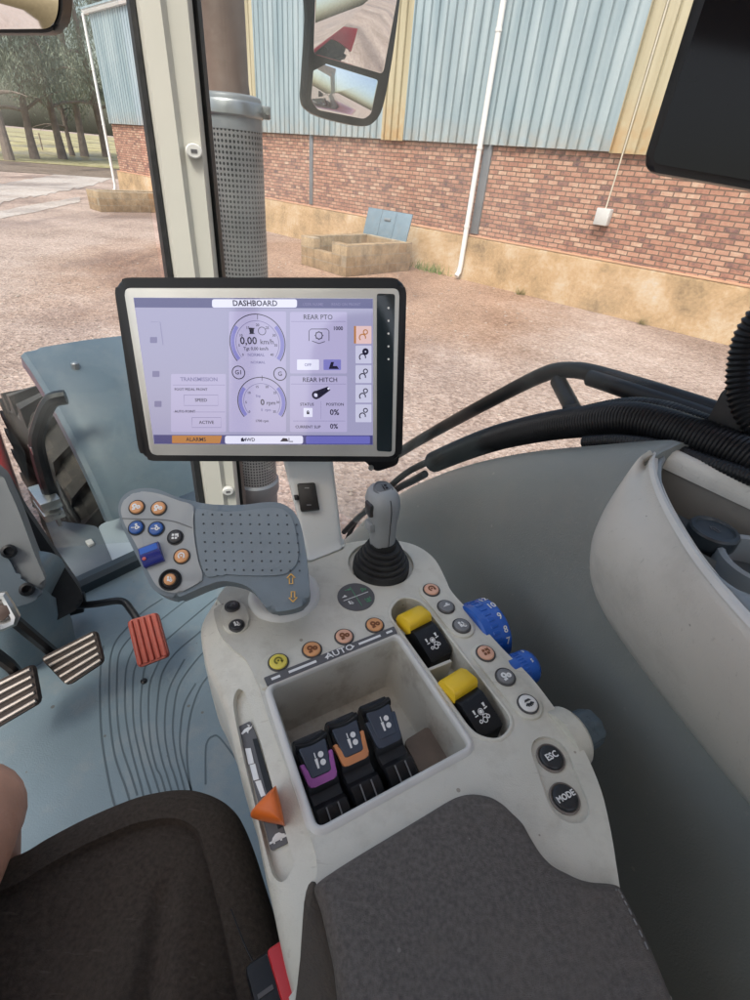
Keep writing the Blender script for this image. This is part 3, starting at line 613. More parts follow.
#PART2
# ------------------------------------------------------------------ ICONS (strokes on a unit disc, drawn on a surface)
def icon(kind, c, ax, ay, r, m, parent, w=None, name='icon'):
    c = V(c); ax = V(ax).normalized(); ay = V(ay); ay = (ay - ax * ay.dot(ax)).normalized(); nz = ax.cross(ay)
    w = w or r * .19; b = MB(); P = lambda x, y: c + ax * x * r + ay * y * r
    def st(*pts, ww=1): b.ribbon([P(*p) for p in pts], w * ww, nz)
    def ring(x, y, q, ww=1, n=16): b.ribbon([P(x + q * math.cos(2 * math.pi * k / n), y + q * math.sin(2 * math.pi * k / n)) for k in range(n)], w * ww, nz, closed=True)
    def disc(x, y, q, n=14): b.prism([P(x + q * math.cos(2 * math.pi * k / n), y + q * math.sin(2 * math.pi * k / n)) + nz * .0004 for k in range(n)], nz, .0004)
    def poly(*pts): b.prism([P(*p) + nz * .0004 for p in pts], nz, .0004)
    if kind == 'tractor':
        ring(-.35, -.25, .3); ring(.45, -.32, .2); st((-.35, .1), (-.35, .6), (.1, .6), (.1, .1)); st((-.1, .12), (.65, .12), (.65, -.1)); disc(-.35, -.25, .1)
    elif kind == 'gears': ring(-.25, .12, .27, 1.3); ring(.38, -.12, .22, 1.3); st((-.6, -.5), (-.1, -.42), ww=1.6)
    elif kind == 'cylinder': poly((-.7, -.05), (-.2, -.05), (-.2, .12), (-.7, .12)); poly((-.12, -.2), (.5, -.2), (.5, .2), (-.12, .2)); st((.5, 0), (.75, 0)); 
    elif kind == 'cylplus': poly((-.7, -.15), (-.2, -.15), (-.2, -.02), (-.7, -.02)); ring(.2, -.08, .24); st((.45, -.08), (.7, -.08)); st((-.15, .45), (.25, .45)); st((.05, .28), (.05, .62))
    elif kind == 'cylminus': poly((-.7, -.15), (-.2, -.15), (-.2, -.02), (-.7, -.02)); ring(.2, -.08, .24); st((.45, -.08), (.7, -.08)); st((-.15, .42), (.25, .42))
    elif kind == 'blocks':
        for x, y in ((-.3, .3), (.2, .3), (-.3, -.25), (.2, -.25)): poly((x - .18, y - .18), (x + .18, y - .18), (x + .22, y + .15), (x - .14, y + .2))
        st((.45, .5), (.55, -.1))
    elif kind == 'cycle': b.ribbon([P(.45 * math.cos(R(a)), .45 * math.sin(R(a))) for a in range(-40, 260, 20)], w * 1.2, nz); poly((.35, -.5), (.65, -.2), (.25, -.12)); disc(0, 0, .14)
    elif kind == 'lamp':
        poly((-.5, .15), (.5, .15), (.3, .42), (-.3, .42))
        for a in (-50, -25, 0, 25, 50): st((math.sin(R(a)) * .3, -.02 - math.cos(R(a)) * .1), (math.sin(R(a)) * .75, .1 - math.cos(R(a)) * .65))
    elif kind == 'hand': poly((-.55, -.2), (.2, -.35), (.5, -.1), (-.1, .2)); st((-.2, .2), (.55, .35)); ring(.25, -.05, .2)
    elif kind == 'dash': poly((-.6, -.1), (.55, -.16), (.6, .1), (-.2, .1)); disc(.2, .22, .2)
    elif kind == 'person': disc(-.25, .35, .2); poly((-.4, .1), (-.05, .1), (.05, -.4), (-.4, -.4)); st((.15, .4), (.5, -.4)); ring(.3, -.3, .2)
    elif kind == 'valve': ring(0, .25, .42, .9); poly((-.2, .05), (.2, .05), (.1, .4), (-.1, .4)); poly((-.3, -.55), (.35, -.55), (.2, -.3), (-.2, -.3))
    elif kind == 'up': poly((0, .5), (.4, .1), (.15, .1), (.15, -.5), (-.15, -.5), (-.15, .1), (-.4, .1))
    elif kind == 'uphollow': st((0, .55), (.42, .1), (.17, .1), (.17, -.5), (-.17, -.5), (-.17, .1), (-.42, .1), (0, .55))
    elif kind == 'downhollow': st((0, -.55), (.42, -.1), (.17, -.1), (.17, .5), (-.17, .5), (-.17, -.1), (-.42, -.1), (0, -.55))
    elif kind == 'hare': poly((-.8, -.15), (-.3, .15), (.2, .2), (.55, .05), (.8, .2), (.6, -.1), (.2, -.25), (.1, -.55), (-.1, -.2), (-.6, -.35)); poly((.3, .2), (.05, .6), (.45, .3))
    elif kind == 'tortoise': poly((-.7, -.1), (-.55, .2), (-.2, .42), (.2, .42), (.5, .2), (.8, .1), (.75, -.08), (.5, -.1)); poly((-.55, -.1), (-.35, -.1), (-.35, -.35), (-.5, -.35)); poly((.2, -.1), (.4, -.1), (.45, -.35), (.25, -.35)); st((-.95, -.12), (.95, -.12), ww=.8)
    elif kind == 'ram': poly((-.1, -.75), (.1, -.75), (.16, .2), (-.16, .2)); poly((-.05, .25), (.05, .25), (.05, .8), (-.05, .8)); disc(.62, .42, .3); disc(.62, -.35, .3)
    elif kind == 'lock': poly((-.4, -.5), (.4, -.5), (.4, .1), (-.4, .1)); b.ribbon([P(.25 * math.cos(R(a)), .1 + .4 * math.sin(R(a))) for a in range(0, 181, 20)], w * 1.3, nz)
    elif kind == 'implement':
        disc(0, .12, .16); ring(0, .12, .24, .7); poly((-.65, .15), (-.52, .15), (-.5, .5), (-.67, .5)); st((-.7, .0), (-.4, .0), ww=1.4); poly((.5, .3), (.64, .3), (.7, .62), (.46, .62)); st((.4, .16), (.75, .2), ww=1.4)
        ring(-.02, -.55, .2); ring(.38, -.45, .13); ring(-.45, -.5, .12); st((-.1, -.3), (.05, -.15), (.3, -.2), (.45, -.35))
    return b.build(name, m, parent, 0)

# ------------------------------------------------------------------ CAB SHELL
FZ = -1.10
PR = 1.30
def prho(q): return rho(q, PR)
cabp = thing('cab_frame', 'cream cab corner pillar with black seals framing the two windows', 'cab frame', rho((222, 560), PR) * 1 + V((0, 0, 0)))
azl = lambda q: (lambda d: math.degrees(math.atan2(d.x, d.y)))(ray(*q))
def vline(q0, q1, r, z0, z1):
    """upright through two pixels at ground distance r: points at z0, z1"""
    a, b = rho(q0, r), rho(q1, r); t0 = (z0 - a.z) / (b.z - a.z); t1 = (z1 - a.z) / (b.z - a.z); return a + (b - a) * t0, a + (b - a) * t1
def bar(cols, z0, z1, depth, m, name, bev=.012):
    """cols: [(pixel top, pixel bottom, r)] corner lines, extruded backwards"""
    A = [vline(*c, z0, z1) for c in cols]
    mid = (A[0][0] + A[-1][0]) / 2; bk = V((mid.x, mid.y, 0)).normalized() * depth
    n = 9; rings = []
    for z in range(n):
        t = z / (n - 1); ln = [a * (1 - t) + b * t for a, b in A]; rings.append(ln + [p + bk for p in ln[::-1]])
    return MB().loft(rings).build(name, m, cabp, 30)
bar([((134, 0), (201, 480), 1.31), ((139, 0), (205, 480), 1.285), ((160, 0), (221, 480), 1.27), ((166, 0), (225, 480), 1.282), ((187, 0), (234, 480), 1.275), ((192, 0), (238, 480), 1.30)], -1.14, 1.1, .10, PILLAR, 'pillar')
bar([((126, 0), (193, 480), 1.33), ((129, 0), (196, 480), 1.30), ((134.5, 0), (201.5, 480), 1.30)], -1.14, 1.1, .05, BLACKR, 'window_seal')
bar([((191.5, 0), (237.5, 480), 1.315), ((197, 0), (241, 480), 1.30), ((201, 0), (244, 480), 1.33)], -1.14, 1.1, .05, BLACKR, 'window_seal')
for q in ((194, 151), (228, 491)):
    c = rho(q, 1.268); nrm = -V((c.x, c.y, 0)).normalized(); sc1 = MB(); sc1.lathe([(.013, -.008), (.013, .003), (.011, .005), (.0, .005)], c, nrm, 20, sy=1.25, ex=V((0, 0, 1)))
    s1 = sc1.build('clip_cover', LIP, cabp)
    MB().box(c + nrm * .0056, V((nrm.y, -nrm.x, 0)).normalized(), CZV, nrm, .012, .006, .001).build('clip_mark', DGREY, s1)
# panes
wl0 = rho((193, 480), 1.33); wl0.z = 0
def pane(a, b, z0, z1, t=.004):
    d = (b - a); d.z = 0; nr = V((d.y, -d.x, 0)).normalized() * t
    pts = [V((p.x, p.y, z)) + o for o in (V(), nr) for p, z in ((a, z0), (b, z0), (b, z1), (a, z1))]
    MB().add(pts, [(0, 1, 2, 3), (4, 5, 6, 7), (0, 1, 5, 4), (1, 2, 6, 5), (2, 3, 7, 6), (3, 0, 4, 7)]).build('window_pane', GLASS, cabp, 0)
pane(wl0, tf(-1.05, 1.62, 0), FZ + .06, 1.3)
pane(rho((244, 480), 1.34), tf(.80, .05, 0), -.75, 1.3)
ROOF_H = .66
HLN = mat('headliner_cream', (.68, .65, .58), .85, .04, 6, .2, 400)
MB().prism([p + CZV * .09 for p in roundpoly([tf(-1.25, .28, ROOF_H), tf(.80, .28, ROOF_H), tf(.80, -1.0, ROOF_H), tf(-1.25, -1.0, ROOF_H)], .06)], CZV, .09, .03).build('headliner', HLN, cabp)
for pts in ([tf(-1.0, 1.42, 0), tf(.18, 1.42, 0), tf(.18, 1.32, 0), tf(-1.0, 1.32, 0)], [tf(.18, 1.42, 0), tf(.735, .29, 0), tf(.635, .29, 0), tf(.12, 1.32, 0)], [tf(-1.225, .29, 0), tf(-1.0, 1.42, 0), tf(-.92, 1.32, 0), tf(-1.125, .29, 0)]):
    MB().prism([p + CZV * (ROOF_H + .088) for p in pts], CZV, .08, .015).build('roof_beam', HLN, cabp)
MB().prism([p + CZV * (ROOF_H + .06) for p in (tf(-1.13, .285, 0), tf(.64, .285, 0), tf(.12, 1.32, 0), tf(-.93, 1.32, 0))], CZV, .005).build('added_roof_glass', GLASS, cabp, 0)  # unseen roof opening, added and sized to brighten the console
MB().box(tf(.70, -.72, -.62), CU, CF, CZV, .05, .52, .95, .02).build('side_wall', LID, cabp)  # unseen side and rear cab walls, put in to keep light off the arch
MB().box(tf(-.24, -1.0, -.70), CU, CF, CZV, 2.0, .05, .82, .02).build('rear_wall', LID, cabp)
for u_, f_ in ((.74, -.42), (-1.2, -.9), (-1.12, .9), (.72, -.95)): MB().box(tf(u_, f_, -.2), CU, CF, CZV, .09, .10, 1.76, .02).build('rear_pillar', PILLAR, cabp)
MB().box(tf(-1.22, .0, -.85), CU, CF, CZV, .05, 1.9, .5, .02).build('left_sill', LID, cabp)
# floor edge rail in front of the mat
e0, e1 = hz((40, 606), FZ + .03), hz((205, 528), FZ + .03)
dv = (e1 - e0).normalized(); dn = V((-dv.y, dv.x, 0))
MB().loft([[p, p + dn * .012 + V((0, 0, .012)), p + dn * .035 + V((0, 0, .012)), p + dn * .04 + V((0, 0, -.06)), p + V((0, 0, -.06))] for p in (e0, e0 * .5 + e1 * .5, e1)]).build('floor_rail', mat('dark_teal_trim', (.03, .045, .055), .45, .1), cabp)

# ------------------------------------------------------------------ FLOOR MAT
fq = lambda x, y: hz((x, y), FZ)
fm = thing('floor_mat', 'blue-grey rubber cab floor mat with curved grooves', 'floor mat', fq(150, 720))
out = [e0 + V((0, 0, -.03)), e1 + V((0, 0, -.03)), fq(330, 560), tf(.41, .55, FZ), tf(.41, -1.0, FZ), tf(-1.2, -1.0, FZ), tf(-1.2, .5, FZ), fq(-120, 660)]
for p in out: p.z = FZ
MB().prism(out, CZV, .05).build('mat_sheet', MAT, fm)
def zf(pts): return [fq(90 + x / 4.545, 580 + y / 4.545) + V((0, 0, .0005)) for x, y in pts]
gr = [[(62, 300), (48, 400), (45, 560), (55, 740), (95, 965), (125, 1060)], [(330, 85), (240, 145), (170, 215), (120, 275), (95, 340), (88, 420), (88, 600), (110, 790), (160, 940), (190, 1040)],
      [(195, 250), (145, 310), (125, 380), (122, 580), (140, 740), (190, 900), (215, 980)], [(440, 90), (325, 180), (230, 270), (195, 320), (170, 380), (160, 450), (160, 600), (185, 760), (228, 925), (250, 1010)],
      [(230, 350), (205, 400), (195, 460), (197, 640), (225, 790), (258, 910), (290, 1010)], [(575, 80), (350, 270), (280, 340), (250, 400), (240, 450), (230, 560), (235, 680), (262, 800), (292, 895), (320, 980)],
      [(330, 340), (295, 410), (270, 480), (265, 600), (275, 740), (300, 850), (322, 893), (350, 990)], [(560, 180), (495, 240), (400, 320), (345, 390), (318, 460), (303, 600), (305, 700), (325, 810), (350, 890), (380, 990)],
      [(430, 360), (370, 470), (345, 560), (340, 700), (360, 820), (383, 888), (410, 980)], [(590, 260), (505, 340), (440, 420), (400, 490), (382, 580), (376, 690), (390, 800), (413, 890), (440, 990)],
      [(480, 470), (430, 560), (412, 660), (410, 770), (440, 890), (470, 990)], [(640, 350), (545, 430), (500, 490), (465, 580), (445, 680), (440, 790), (448, 890), (470, 1000)],
      [(525, 930), (525, 780), (533, 735), (555, 712), (590, 718), (680, 835), (760, 930)]]
gm_ = MB()
for g_ in gr:
    L = spline(zf(g_), 6, False); gm_.ribbon(L, .0034, CZV, h=.0006)  # flat dark strips; colour stands in for the shade of sunken grooves
gm_.build('groove', MATG, fm, 0)
MB().lathe([(.008, 0), (.008, .003), (.004, .006), (0, .006)], fq(144, 681.5), CZV, 12).build('stud', BLACK, fm)

# ------------------------------------------------------------------ OUTSIDE: wheel, mudguard, step, bonnet
HD = R(-48); WF = V((math.sin(HD), math.cos(HD), 0)); WR = V((math.cos(HD), -math.sin(HD), 0))      # wheel heading
wc = V((math.sin(R(-39)) * 2.2, math.cos(R(-39)) * 2.2, -H + .71))                      # axle, in the plane of the guard's inner edge
def make_wheel(th, c, axis, fwd, rad, wid, nl, rimm):
    prof = [(rad * .58, -.46), (rad * .72, -.5), (rad * .86, -.5), (rad * .93, -.42), (rad * .945, -.2), (rad * .95, 0), (rad * .945, .2), (rad * .93, .42), (rad * .86, .5), (rad * .72, .5), (rad * .58, .46)]
    b = MB(); b.lathe([(r, h * wid) for r, h in prof], c, axis, 64, ex=fwd)
    for s_ in (-1, 1):
        for k in range(nl):
            a0 = 2 * math.pi * (k + (.5 if s_ > 0 else 0)) / nl; rings = []
            for t in (0, .5, 1):
                a = a0 + .20 * t; h = s_ * wid * (.02 + .48 * t); ww = .026 * (1 + .5 * t)
                e = fwd * math.cos(a) + CZV * math.sin(a); f = -fwd * math.sin(a) + CZV * math.cos(a)
                o = c + axis * h; lo = .9 - .06 * t; rings.append([o + e * rad * lo - f * ww, o + e * rad * (1.0 - .015 * t) - f * ww * .6, o + e * rad * (1.0 - .015 * t) + f * ww * .6, o + e * rad * lo + f * ww])
            b.loft(rings)
    b.build('tyre', TYRE, th, 30)
    b = MB(); b.lathe([(rad * .2, -.1 * wid), (rad * .45, -.12 * wid), (rad * .5, -.42 * wid), (rad * .6, -.44 * wid), (rad * .6, .44 * wid), (rad * .5, .42 * wid), (rad * .45, .1 * wid), (rad * .2, .12 * wid)], c, axis, 48, ex=fwd)
    b.lathe([(rad * .2, -.3 * wid), (rad * .2, .3 * wid)], c, axis, 24); rim = b.build('rim', rimm, th, 30)
    nb = MB()
    for k in range(10): a = 2 * math.pi * k / 10; nb.lathe([(.016, -.16 * wid), (.016, .16 * wid)], c + (fwd * math.cos(a) + CZV * math.sin(a)) * rad * .3, axis, 6)
    nb.build('wheel_nuts', STEELB, rim)
    return th
RIM = mat('rim_grey_paint', (.22, .21, .20), .5, .1, 6, dirt=((.2, .15, .1), .5, 8))
ax = thing('front_axle', 'front axle with a chunky lugged tyre under a blue-grey mudguard', 'front axle', V((wc.x, wc.y, -H)))
make_wheel(ax, wc + WR * .17 - CZV * .09, WR, WF, .62, .42, 26, RIM)
mg = ax
rings = []
for k in range(25):
    a = R(180 - 26 - (k / 24) * 50); e = WF * math.cos(a) + CZV * math.sin(a); L = []
    for w_, dr in ((-.004, -.05), (-.002, -.012), (.012, .0), (.05, .003), (.062, .009), (.2, .013), (.36, .008), (.45, 0), (.465, -.02), (.466, -.05)): L.append(wc + WR * (w_ - 0) + e * (.78 + dr))
    for w_, dr in ((.45, -.05), (.44, -.02), (.2, -.005), (.03, -.015), (.012, -.05)): L.append(wc + WR * (w_ - 0) + e * (.78 + dr - .006))
    rings.append(L)
MB().loft(rings).build('mudguard', MUD, mg)
for q in ((72, 354),):
    p = pl(q, wc + CZV * .77, CZV); c = p; MB().lathe([(.013, -.03), (.013, .004), (.008, .008), (0, .008)], c - CZV * .036, CZV, 10).build('bolt', STEELB, mg)
bk = MB(); P_ = lambda x, y, off: rho((x, y), 1.62 - off * .3)
br = [P_(66, 397, -.03), P_(50, 402, -.05), P_(40, 425, -.06), P_(37, 445, -.06), P_(45, 478, -.06), P_(52, 498, -.06)]
bk.tube(spline(br, 5, False), .022, 10); bk.build('support_tube', BLACK, mg)
b = MB(); b.box(P_(46, 487, -.055), WF, CZV, WR, .03, .30, .012, .003); b.build('support_strip', CHROME, mg)
b = MB(); c = P_(45, 497, -.07); b.box(c, WF, CZV, WR, .13, .035, .06, .006); b.box(c - CZV * .045, WF, CZV, WR, .12, .03, .06, .006); b.build('support_clamp', CHROME, mg)
# axle end and hoses behind the wheel
b = MB(); b.box(wc + WF * -.42 + CZV * -.12 + WR * .12, WF, WR, CZV, .34, .2, .3, .03); b.lathe([(.1, -.1), (.14, -.05), (.14, .1), (.08, .16)], wc + WF * -.3 + CZV * .1 - WR * .02, WR, 18); b.build('axle_arm', BLACKR, ax)
for k in range(4):
    b = MB(); z = k * .035; b.tube(spline([wc + WF * -.25 + CZV * (.32 - z) - WR * (.02 + z), wc + WF * -.42 + CZV * (.26 - z) - WR * .05, wc + WF * -.62 + CZV * (-.02 - z * .5), wc + WF * -.66 + CZV * -.3], 6, False), .011, 8); b.build('hose', BLACKR, ax)
# lower corner panel seen through the foot of the windscreen
st = thing('side_step', 'dark grey step panel with pale plate below the mudguard', 'step panel', hz((90, 550), -1.3))
SZ = -1.12
MB().prism(roundpoly([hz(q, SZ) for q in ((44, 519), (97, 526), (140, 600), (82, 612))], .02), CZV, .25, .012).build('step_top', mat('step_grey', (.115, .14, .155), .5, .1, 6, .1, 300, dirt=((.2, .2, .19), .4, 8)), st)
MB().prism(roundpoly([hz(q, SZ + .004) for q in ((98, 526), (190, 478), (235, 545), (125, 590))], .01), CZV, .2, .006).build('pale_plate', mat('pale_plate', (.36, .42, .45), .45, .06, 6), st)
MB().box(hz((90, 543), SZ + .006), WF, WR, CZV, .03, .02, .012, .003).build('clip', LIP, st)
bA, bB = hz((0, 437), -.96), hz((27, 520), -.96); bd_ = (bA - bB).normalized(); bs = V((-bd_.y, bd_.x, 0)); bs = bs if bs.dot(CU) < 0 else -bs
bn = thing('bonnet', 'red tractor bonnet edge at the far left', 'bonnet', V((bA.x, bA.y, -1.2)))
L = []
for k in (-.04, .5, 1.2, 2.0): L.append([bB + bd_ * k + bs * x + V((0, 0, z)) for x, z in ((.012, -.5), (.0, -.06), (.006, -.02), (.03, .0), (.3, .05), (.6, .05), (.88, .0), (.9, -.5))])
MB().loft(L).build('bonnet_shell', RED, bn, 60)

# ------------------------------------------------------------------ DASH, COLUMN, PEDALS
cw = thing('dash_cowl', 'grey steering column cowl on black lower dash at left edge', 'dashboard', hz((20, 620), FZ))
nrm = V((.55, -.70, .45)).normalized(); p0 = dist((28, 520), 1.22)
pq = lambda x, y, d=0: pl((x, y), p0 + nrm * d, nrm)
MB().prism(spline([pq(-60, 440), (pq(-5, 468)), pq(10, 492), pq(22, 520), pq(34, 553), pq(46, 584), pq(36, 594), pq(20, 600), pq(-20, 610), pq(-80, 600)], 5), nrm, .16, .03).build('cowl', mat('cowl_grey', (.15, .16, .165), .5, .06, 6, .1, 500), cw)
MB().prism(roundpoly([pq(-40, 446, -.20), pq(2, 468, -.20), pq(24, 508, -.20), pq(54, 552, -.20), pq(82, 592, -.20), pq(84, 606, -.20), pq(20, 640, -.20), pq(-60, 620, -.20)], .03), nrm, .1, .012).build('lower_dash', BLACKR, cw)
MB().prism(spline([pq(-60, 546, .012), pq(-5, 550, .012), pq(9, 560, .012), pq(18, 576, .012), pq(34, 587, .012), pq(42, 595, .012), pq(20, 606, .012), pq(-30, 612, .012), pq(-70, 600, .012)], 5), nrm, .03, .01).build('trim', mat('cowl_trim_blue_grey', (.085, .11, .13), .45, .1, 8), cw)
for q in ((9, 551), (27, 589)):
    MB().lathe([(.012, -.01), (.014, .004), (.009, .006), (.006, -.004)], pq(*q, .016), nrm, 14).build('screw_hole', BLACK, cw)
# pedal box: blue-grey moulding sweeping down to the mat
pb_ = thing('pedal_box', 'blue-grey moulded floor hump behind the brake pedals', 'floor hump', fq(10, 690))
L = []
for (a, za), (b_, zb), (c_, zc), (d_, zd) in (((( -120, 560), -.72), ((-110, 600), -.8), ((-100, 640), -.95), ((-90, 690), FZ)), (((-20, 560), -.72), ((-10, 600), -.8), ((-5, 650), -.95), ((0, 684), FZ)), (((30, 566), -.74), ((38, 596), -.84), ((38, 632), -.98), ((34, 668), FZ)), (((46, 588), -.90), ((56, 598), -.94), ((60, 622), -1.0), ((58, 650), FZ)), (((54, 596), -.98), ((66, 604), -1.0), ((72, 620), -1.05), ((76, 640), FZ))):
    L.append([hz(a, za) + V((-.02, .10, -.06)), hz(a, za) + V((0, 0, -.03)), hz(b_, zb), hz(c_, zc), hz(d_, zd + .002)])
L2 = [spline(r_, 5, False) for r_ in zip(*L)]
MB().loft(L2, closed=False).build('hump', MAT, pb_, 60)
def pedal_pad(q, z, tilt, m, ridge, nr, along, name, parent, lift=.012):
    """pad with ribs: q four pixel corners on a tilted plane"""
    n_ = tilt.normalized(); c = V()
    for p in q: c += hz(p, z) / len(q)
    P = [pl(p, c, n_) for p in q]
    base = MB().prism(roundpoly(P, .008), n_, .018, .004, botbev=True)
    o = base.build(name, m, parent)
    rb = MB()
    for k in range(nr):
        t = (k + .5) / nr
        if along: A = P[0] * (1 - t) + P[1] * t; B = P[3] * (1 - t) + P[2] * t
        else: A = P[0] * (1 - t) + P[3] * t; B = P[1] * (1 - t) + P[2] * t
        A2 = A * .96 + B * .04; B2 = B * .96 + A * .04; w_ = ((P[1] - P[0]).length if along else (P[3] - P[0]).length) / nr * (.80 if along else .46)
        d = (B2 - A2).normalized(); s_ = d.cross(n_).normalized()
        rb.loft([[p + s_ * w_ / 2, p + s_ * w_ * .38 + n_ * lift * .8, p + s_ * w_ * .2 + n_ * lift, p - s_ * w_ * .2 + n_ * lift, p - s_ * w_ * .38 + n_ * lift * .8, p - s_ * w_ / 2] for p in (A2, B2)])
    return o, rb, P, n_
ac = thing('accelerator_pedal', 'red ribbed rubber accelerator pedal on a bent black arm', 'pedal', fq(148, 650))
o_, rb, P, n_ = pedal_pad(((127, 621), (157, 612), (169, 656), (138, 668)), -.98, V((.12, -.55, .8)), REDR, None, 5, True, 'pad', ac, .007)
rb.build('rib', REDR, o_)
MB().tube(spline([hz((72, 606), -1.03), hz((95, 604), -1.0), hz((121, 601), -.98), hz((131, 610), -.985), hz((140, 624), -1.0)], 5, False), .009, 10).build('arm', BLACK, ac)
b = MB(); c = hz((72, 604), -1.04); b.box(c, CU, CF, CZV, .05, .04, .05, .006); b.lathe([(.014, -.035), (.014, .035)], c + V((0, 0, .015)), CU, 12); b.build('hinge', BLACK, ac)
METS = mat('pedal_strip_metal', (.42, .385, .345), .42, .12, 60, metal=.35, dirt=((.2, .15, .1), .5, 60))
PEDB = mat('pedal_dark_rubber', (.040, .030, .025), .75, .25, 60, dirt=((.10, .07, .05), .5, 30))
for q, arm, lb in ((((40, 658), (95, 630), (103, 662), (67, 686)), [(2, 612), (16, 622), (34, 637), (52, 652)], 'right brake pedal with cut corner and pale metal ribs'),
                   (((-25, 692), (32, 664), (39, 703), (-14, 734)), [(-30, 640), (-8, 652), (8, 664), (17, 674)], 'left brake pedal with pale metal ribs, cut by the photo edge')):
    t_h = thing('brake_pedal', lb, 'pedal', hz(q[2], FZ), 'brake pedals')
    o_, rb, P, n_ = pedal_pad(q, -.93, V((.15, -.6, .75)), PEDB, None, 5, False, 'pad', t_h, .006)
    rb.build('rib', METS, o_)
    A_ = [hz(p, z) for p, z in zip(arm, (-.74, -.8, -.87, -.94))]
    b = MB(); b.tube(A_, .012, 8); b.build('arm', BLACK, t_h)
lv = thing('foot_lever', 'worn steel lever bracket at the left edge above the pedals', 'lever', hz((0, 620), -.8))
c = dist((3, 610), 1.02); n3 = V((.4, -.7, .6)).normalized(); a3 = n3.orthogonal().normalized(); 
q3 = lambda x, y, d=0: pl((x, y), c + n3 * d, n3)
b = MB(); b.tube([q3(-20, 598), q3(4, 596), q3(9, 606), q3(15, 617), q3(13, 622), q3(3, 626), q3(-20, 630)], .008, 8)
b.prism([q3(-20, 600, -.004), q3(3, 598, -.004), q3(13, 618, -.004), q3(2, 624, -.004), q3(-20, 628, -.004)], n3, .006, .002); b.build('bracket', CHROME, lv)
MB().lathe([(.014, -.004), (.014, .008), (.007, .012), (0, .012)], q3(1, 612), n3, 6).build('nut', STEELR, lv)

# ------------------------------------------------------------------ EXHAUST
exa = V((rho((237, 200), 2.0).x, rho((237, 200), 2.0).y, 0)); er = .093
ex = thing('exhaust_stack', 'grey exhaust stack in a perforated heat shield beside the pillar', 'exhaust', exa + V((0, 0, -H)))
m, n, p = principled('perforated_steel')
tc = n.new('ShaderNodeTexCoord'); sp = n.new('ShaderNodeSeparateXYZ'); n.link(tc.outputs['Object'], sp.inputs[0])
an = n.new('ShaderNodeMath', operation='ARCTAN2'); n.link(sp.outputs[0], an.inputs[0]); n.link(sp.outputs[1], an.inputs[1])
def cell(src, k):
    a = n.new('ShaderNodeMath', operation='MULTIPLY'); a.inputs[1].default_value = k; n.link(src, a.inputs[0])
    f = n.new('ShaderNodeMath', operation='FRACT'); n.link(a.outputs[0], f.inputs[0]); s = n.new('ShaderNodeMath', operation='SUBTRACT'); s.inputs[1].default_value = .5; n.link(f.outputs[0], s.inputs[0])
    q = n.new('ShaderNodeMath', operation='POWER'); q.inputs[1].default_value = 2; ab = n.new('ShaderNodeMath', operation='ABSOLUTE'); n.link(s.outputs[0], ab.inputs[0]); n.link(ab.outputs[0], q.inputs[0]); return q.outputs[0]
ad = n.new('ShaderNodeMath', operation='ADD'); n.link(cell(an.outputs[0], 48 / (2 * math.pi)), ad.inputs[0]); n.link(cell(sp.outputs[2], 1 / .0145), ad.inputs[1])
lt = n.new('ShaderNodeMath', operation='LESS_THAN'); lt.inputs[1].default_value = .088; n.link(ad.outputs[0], lt.inputs[0])
mx = n.new('ShaderNodeMix', data_type='RGBA'); n.link(lt.outputs[0], mx.inputs[0]); no = n.new('ShaderNodeTexNoise'); no.inputs['Scale'].default_value = 7; n.link(tc.outputs['Object'], no.inputs['Vector'])
rp = n.new('ShaderNodeValToRGB'); rp.color_ramp.elements[0].color = (.17, .175, .18, 1); rp.color_ramp.elements[1].color = (.29, .29, .29, 1); n.link(no.outputs['Fac'], rp.inputs['Fac']); n.link(rp.outputs['Color'], mx.inputs[6]); mx.inputs[7].default_value = (.028, .03, .032, 1)
n.link(mx.outputs[2], p.inputs['Base Color']); p.inputs['Metallic'].default_value = .25; p.inputs['Roughness'].default_value = .5
bu = n.new('ShaderNodeBump'); bu.invert = True; bu.inputs['Strength'].default_value = .8; bu.inputs['Distance'].default_value = .004; n.link(lt.outputs[0], bu.inputs['Height']); n.link(bu.outputs['Normal'], p.inputs['Normal'])
PERF = m
def exz(q): d = ray(*q); r_ = math.hypot(exa.x, exa.y) - er; return d.z * r_ / math.hypot(d.x, d.y)
zt = exz((240, 93)); zh = exz((240, 130)); zb_ = exz((255, 488))
MB().lathe([(er, zb_), (er, zh)], exa, CZV, 48).build('heat_shield', PERF, ex)
MB().lathe([(er + .001, zh), (er + .001, zt - .01), (er * .98, zt - .004), (er * .9, zt)], exa, CZV, 48).build('collar', mat('collar_steel', (.23, .25, .265), .45, .1, 8, metal=.25), ex)
MB().lathe([(er, zb_), (er + .01, zb_ - .01), (er + .01, zb_ - .06), (er, zb_ - .08), (er, -1.5)], exa, CZV, 48).build('base_tube', mat('base_tube_grey', (.19, .20, .21), .45, .1, 8, metal=.2), ex)
b = MB(); b.lathe([(er + .004, zt - .055), (er + .008, zt - .05), (er + .008, zt - .022), (er + .004, zt - .016)], exa, CZV, 48)
tg = V((-exa.y, exa.x, 0)).normalized() * -1; pb = exa + tg * (er + .012) + V((0, 0, zt - .036)) - V((exa.x, exa.y, 0)).normalized() * .02
b.box(pb, tg, V((exa.x, exa.y, 0)).normalized(), CZV, .03, .02, .034, .004); b.lathe([(.007, -.03), (.007, .03)], pb + tg * .004, V((exa.x, exa.y, 0)).normalized(), 8); b.build('band_clamp', STEELB, ex)
MB().lathe([(er * .76, zt - .02), (er * .76, zt + .012), (er * .74, zt + .03), (er * .74, 1.0)], exa + tg * -.01, CZV, 40).build('pipe', STEELR, ex)

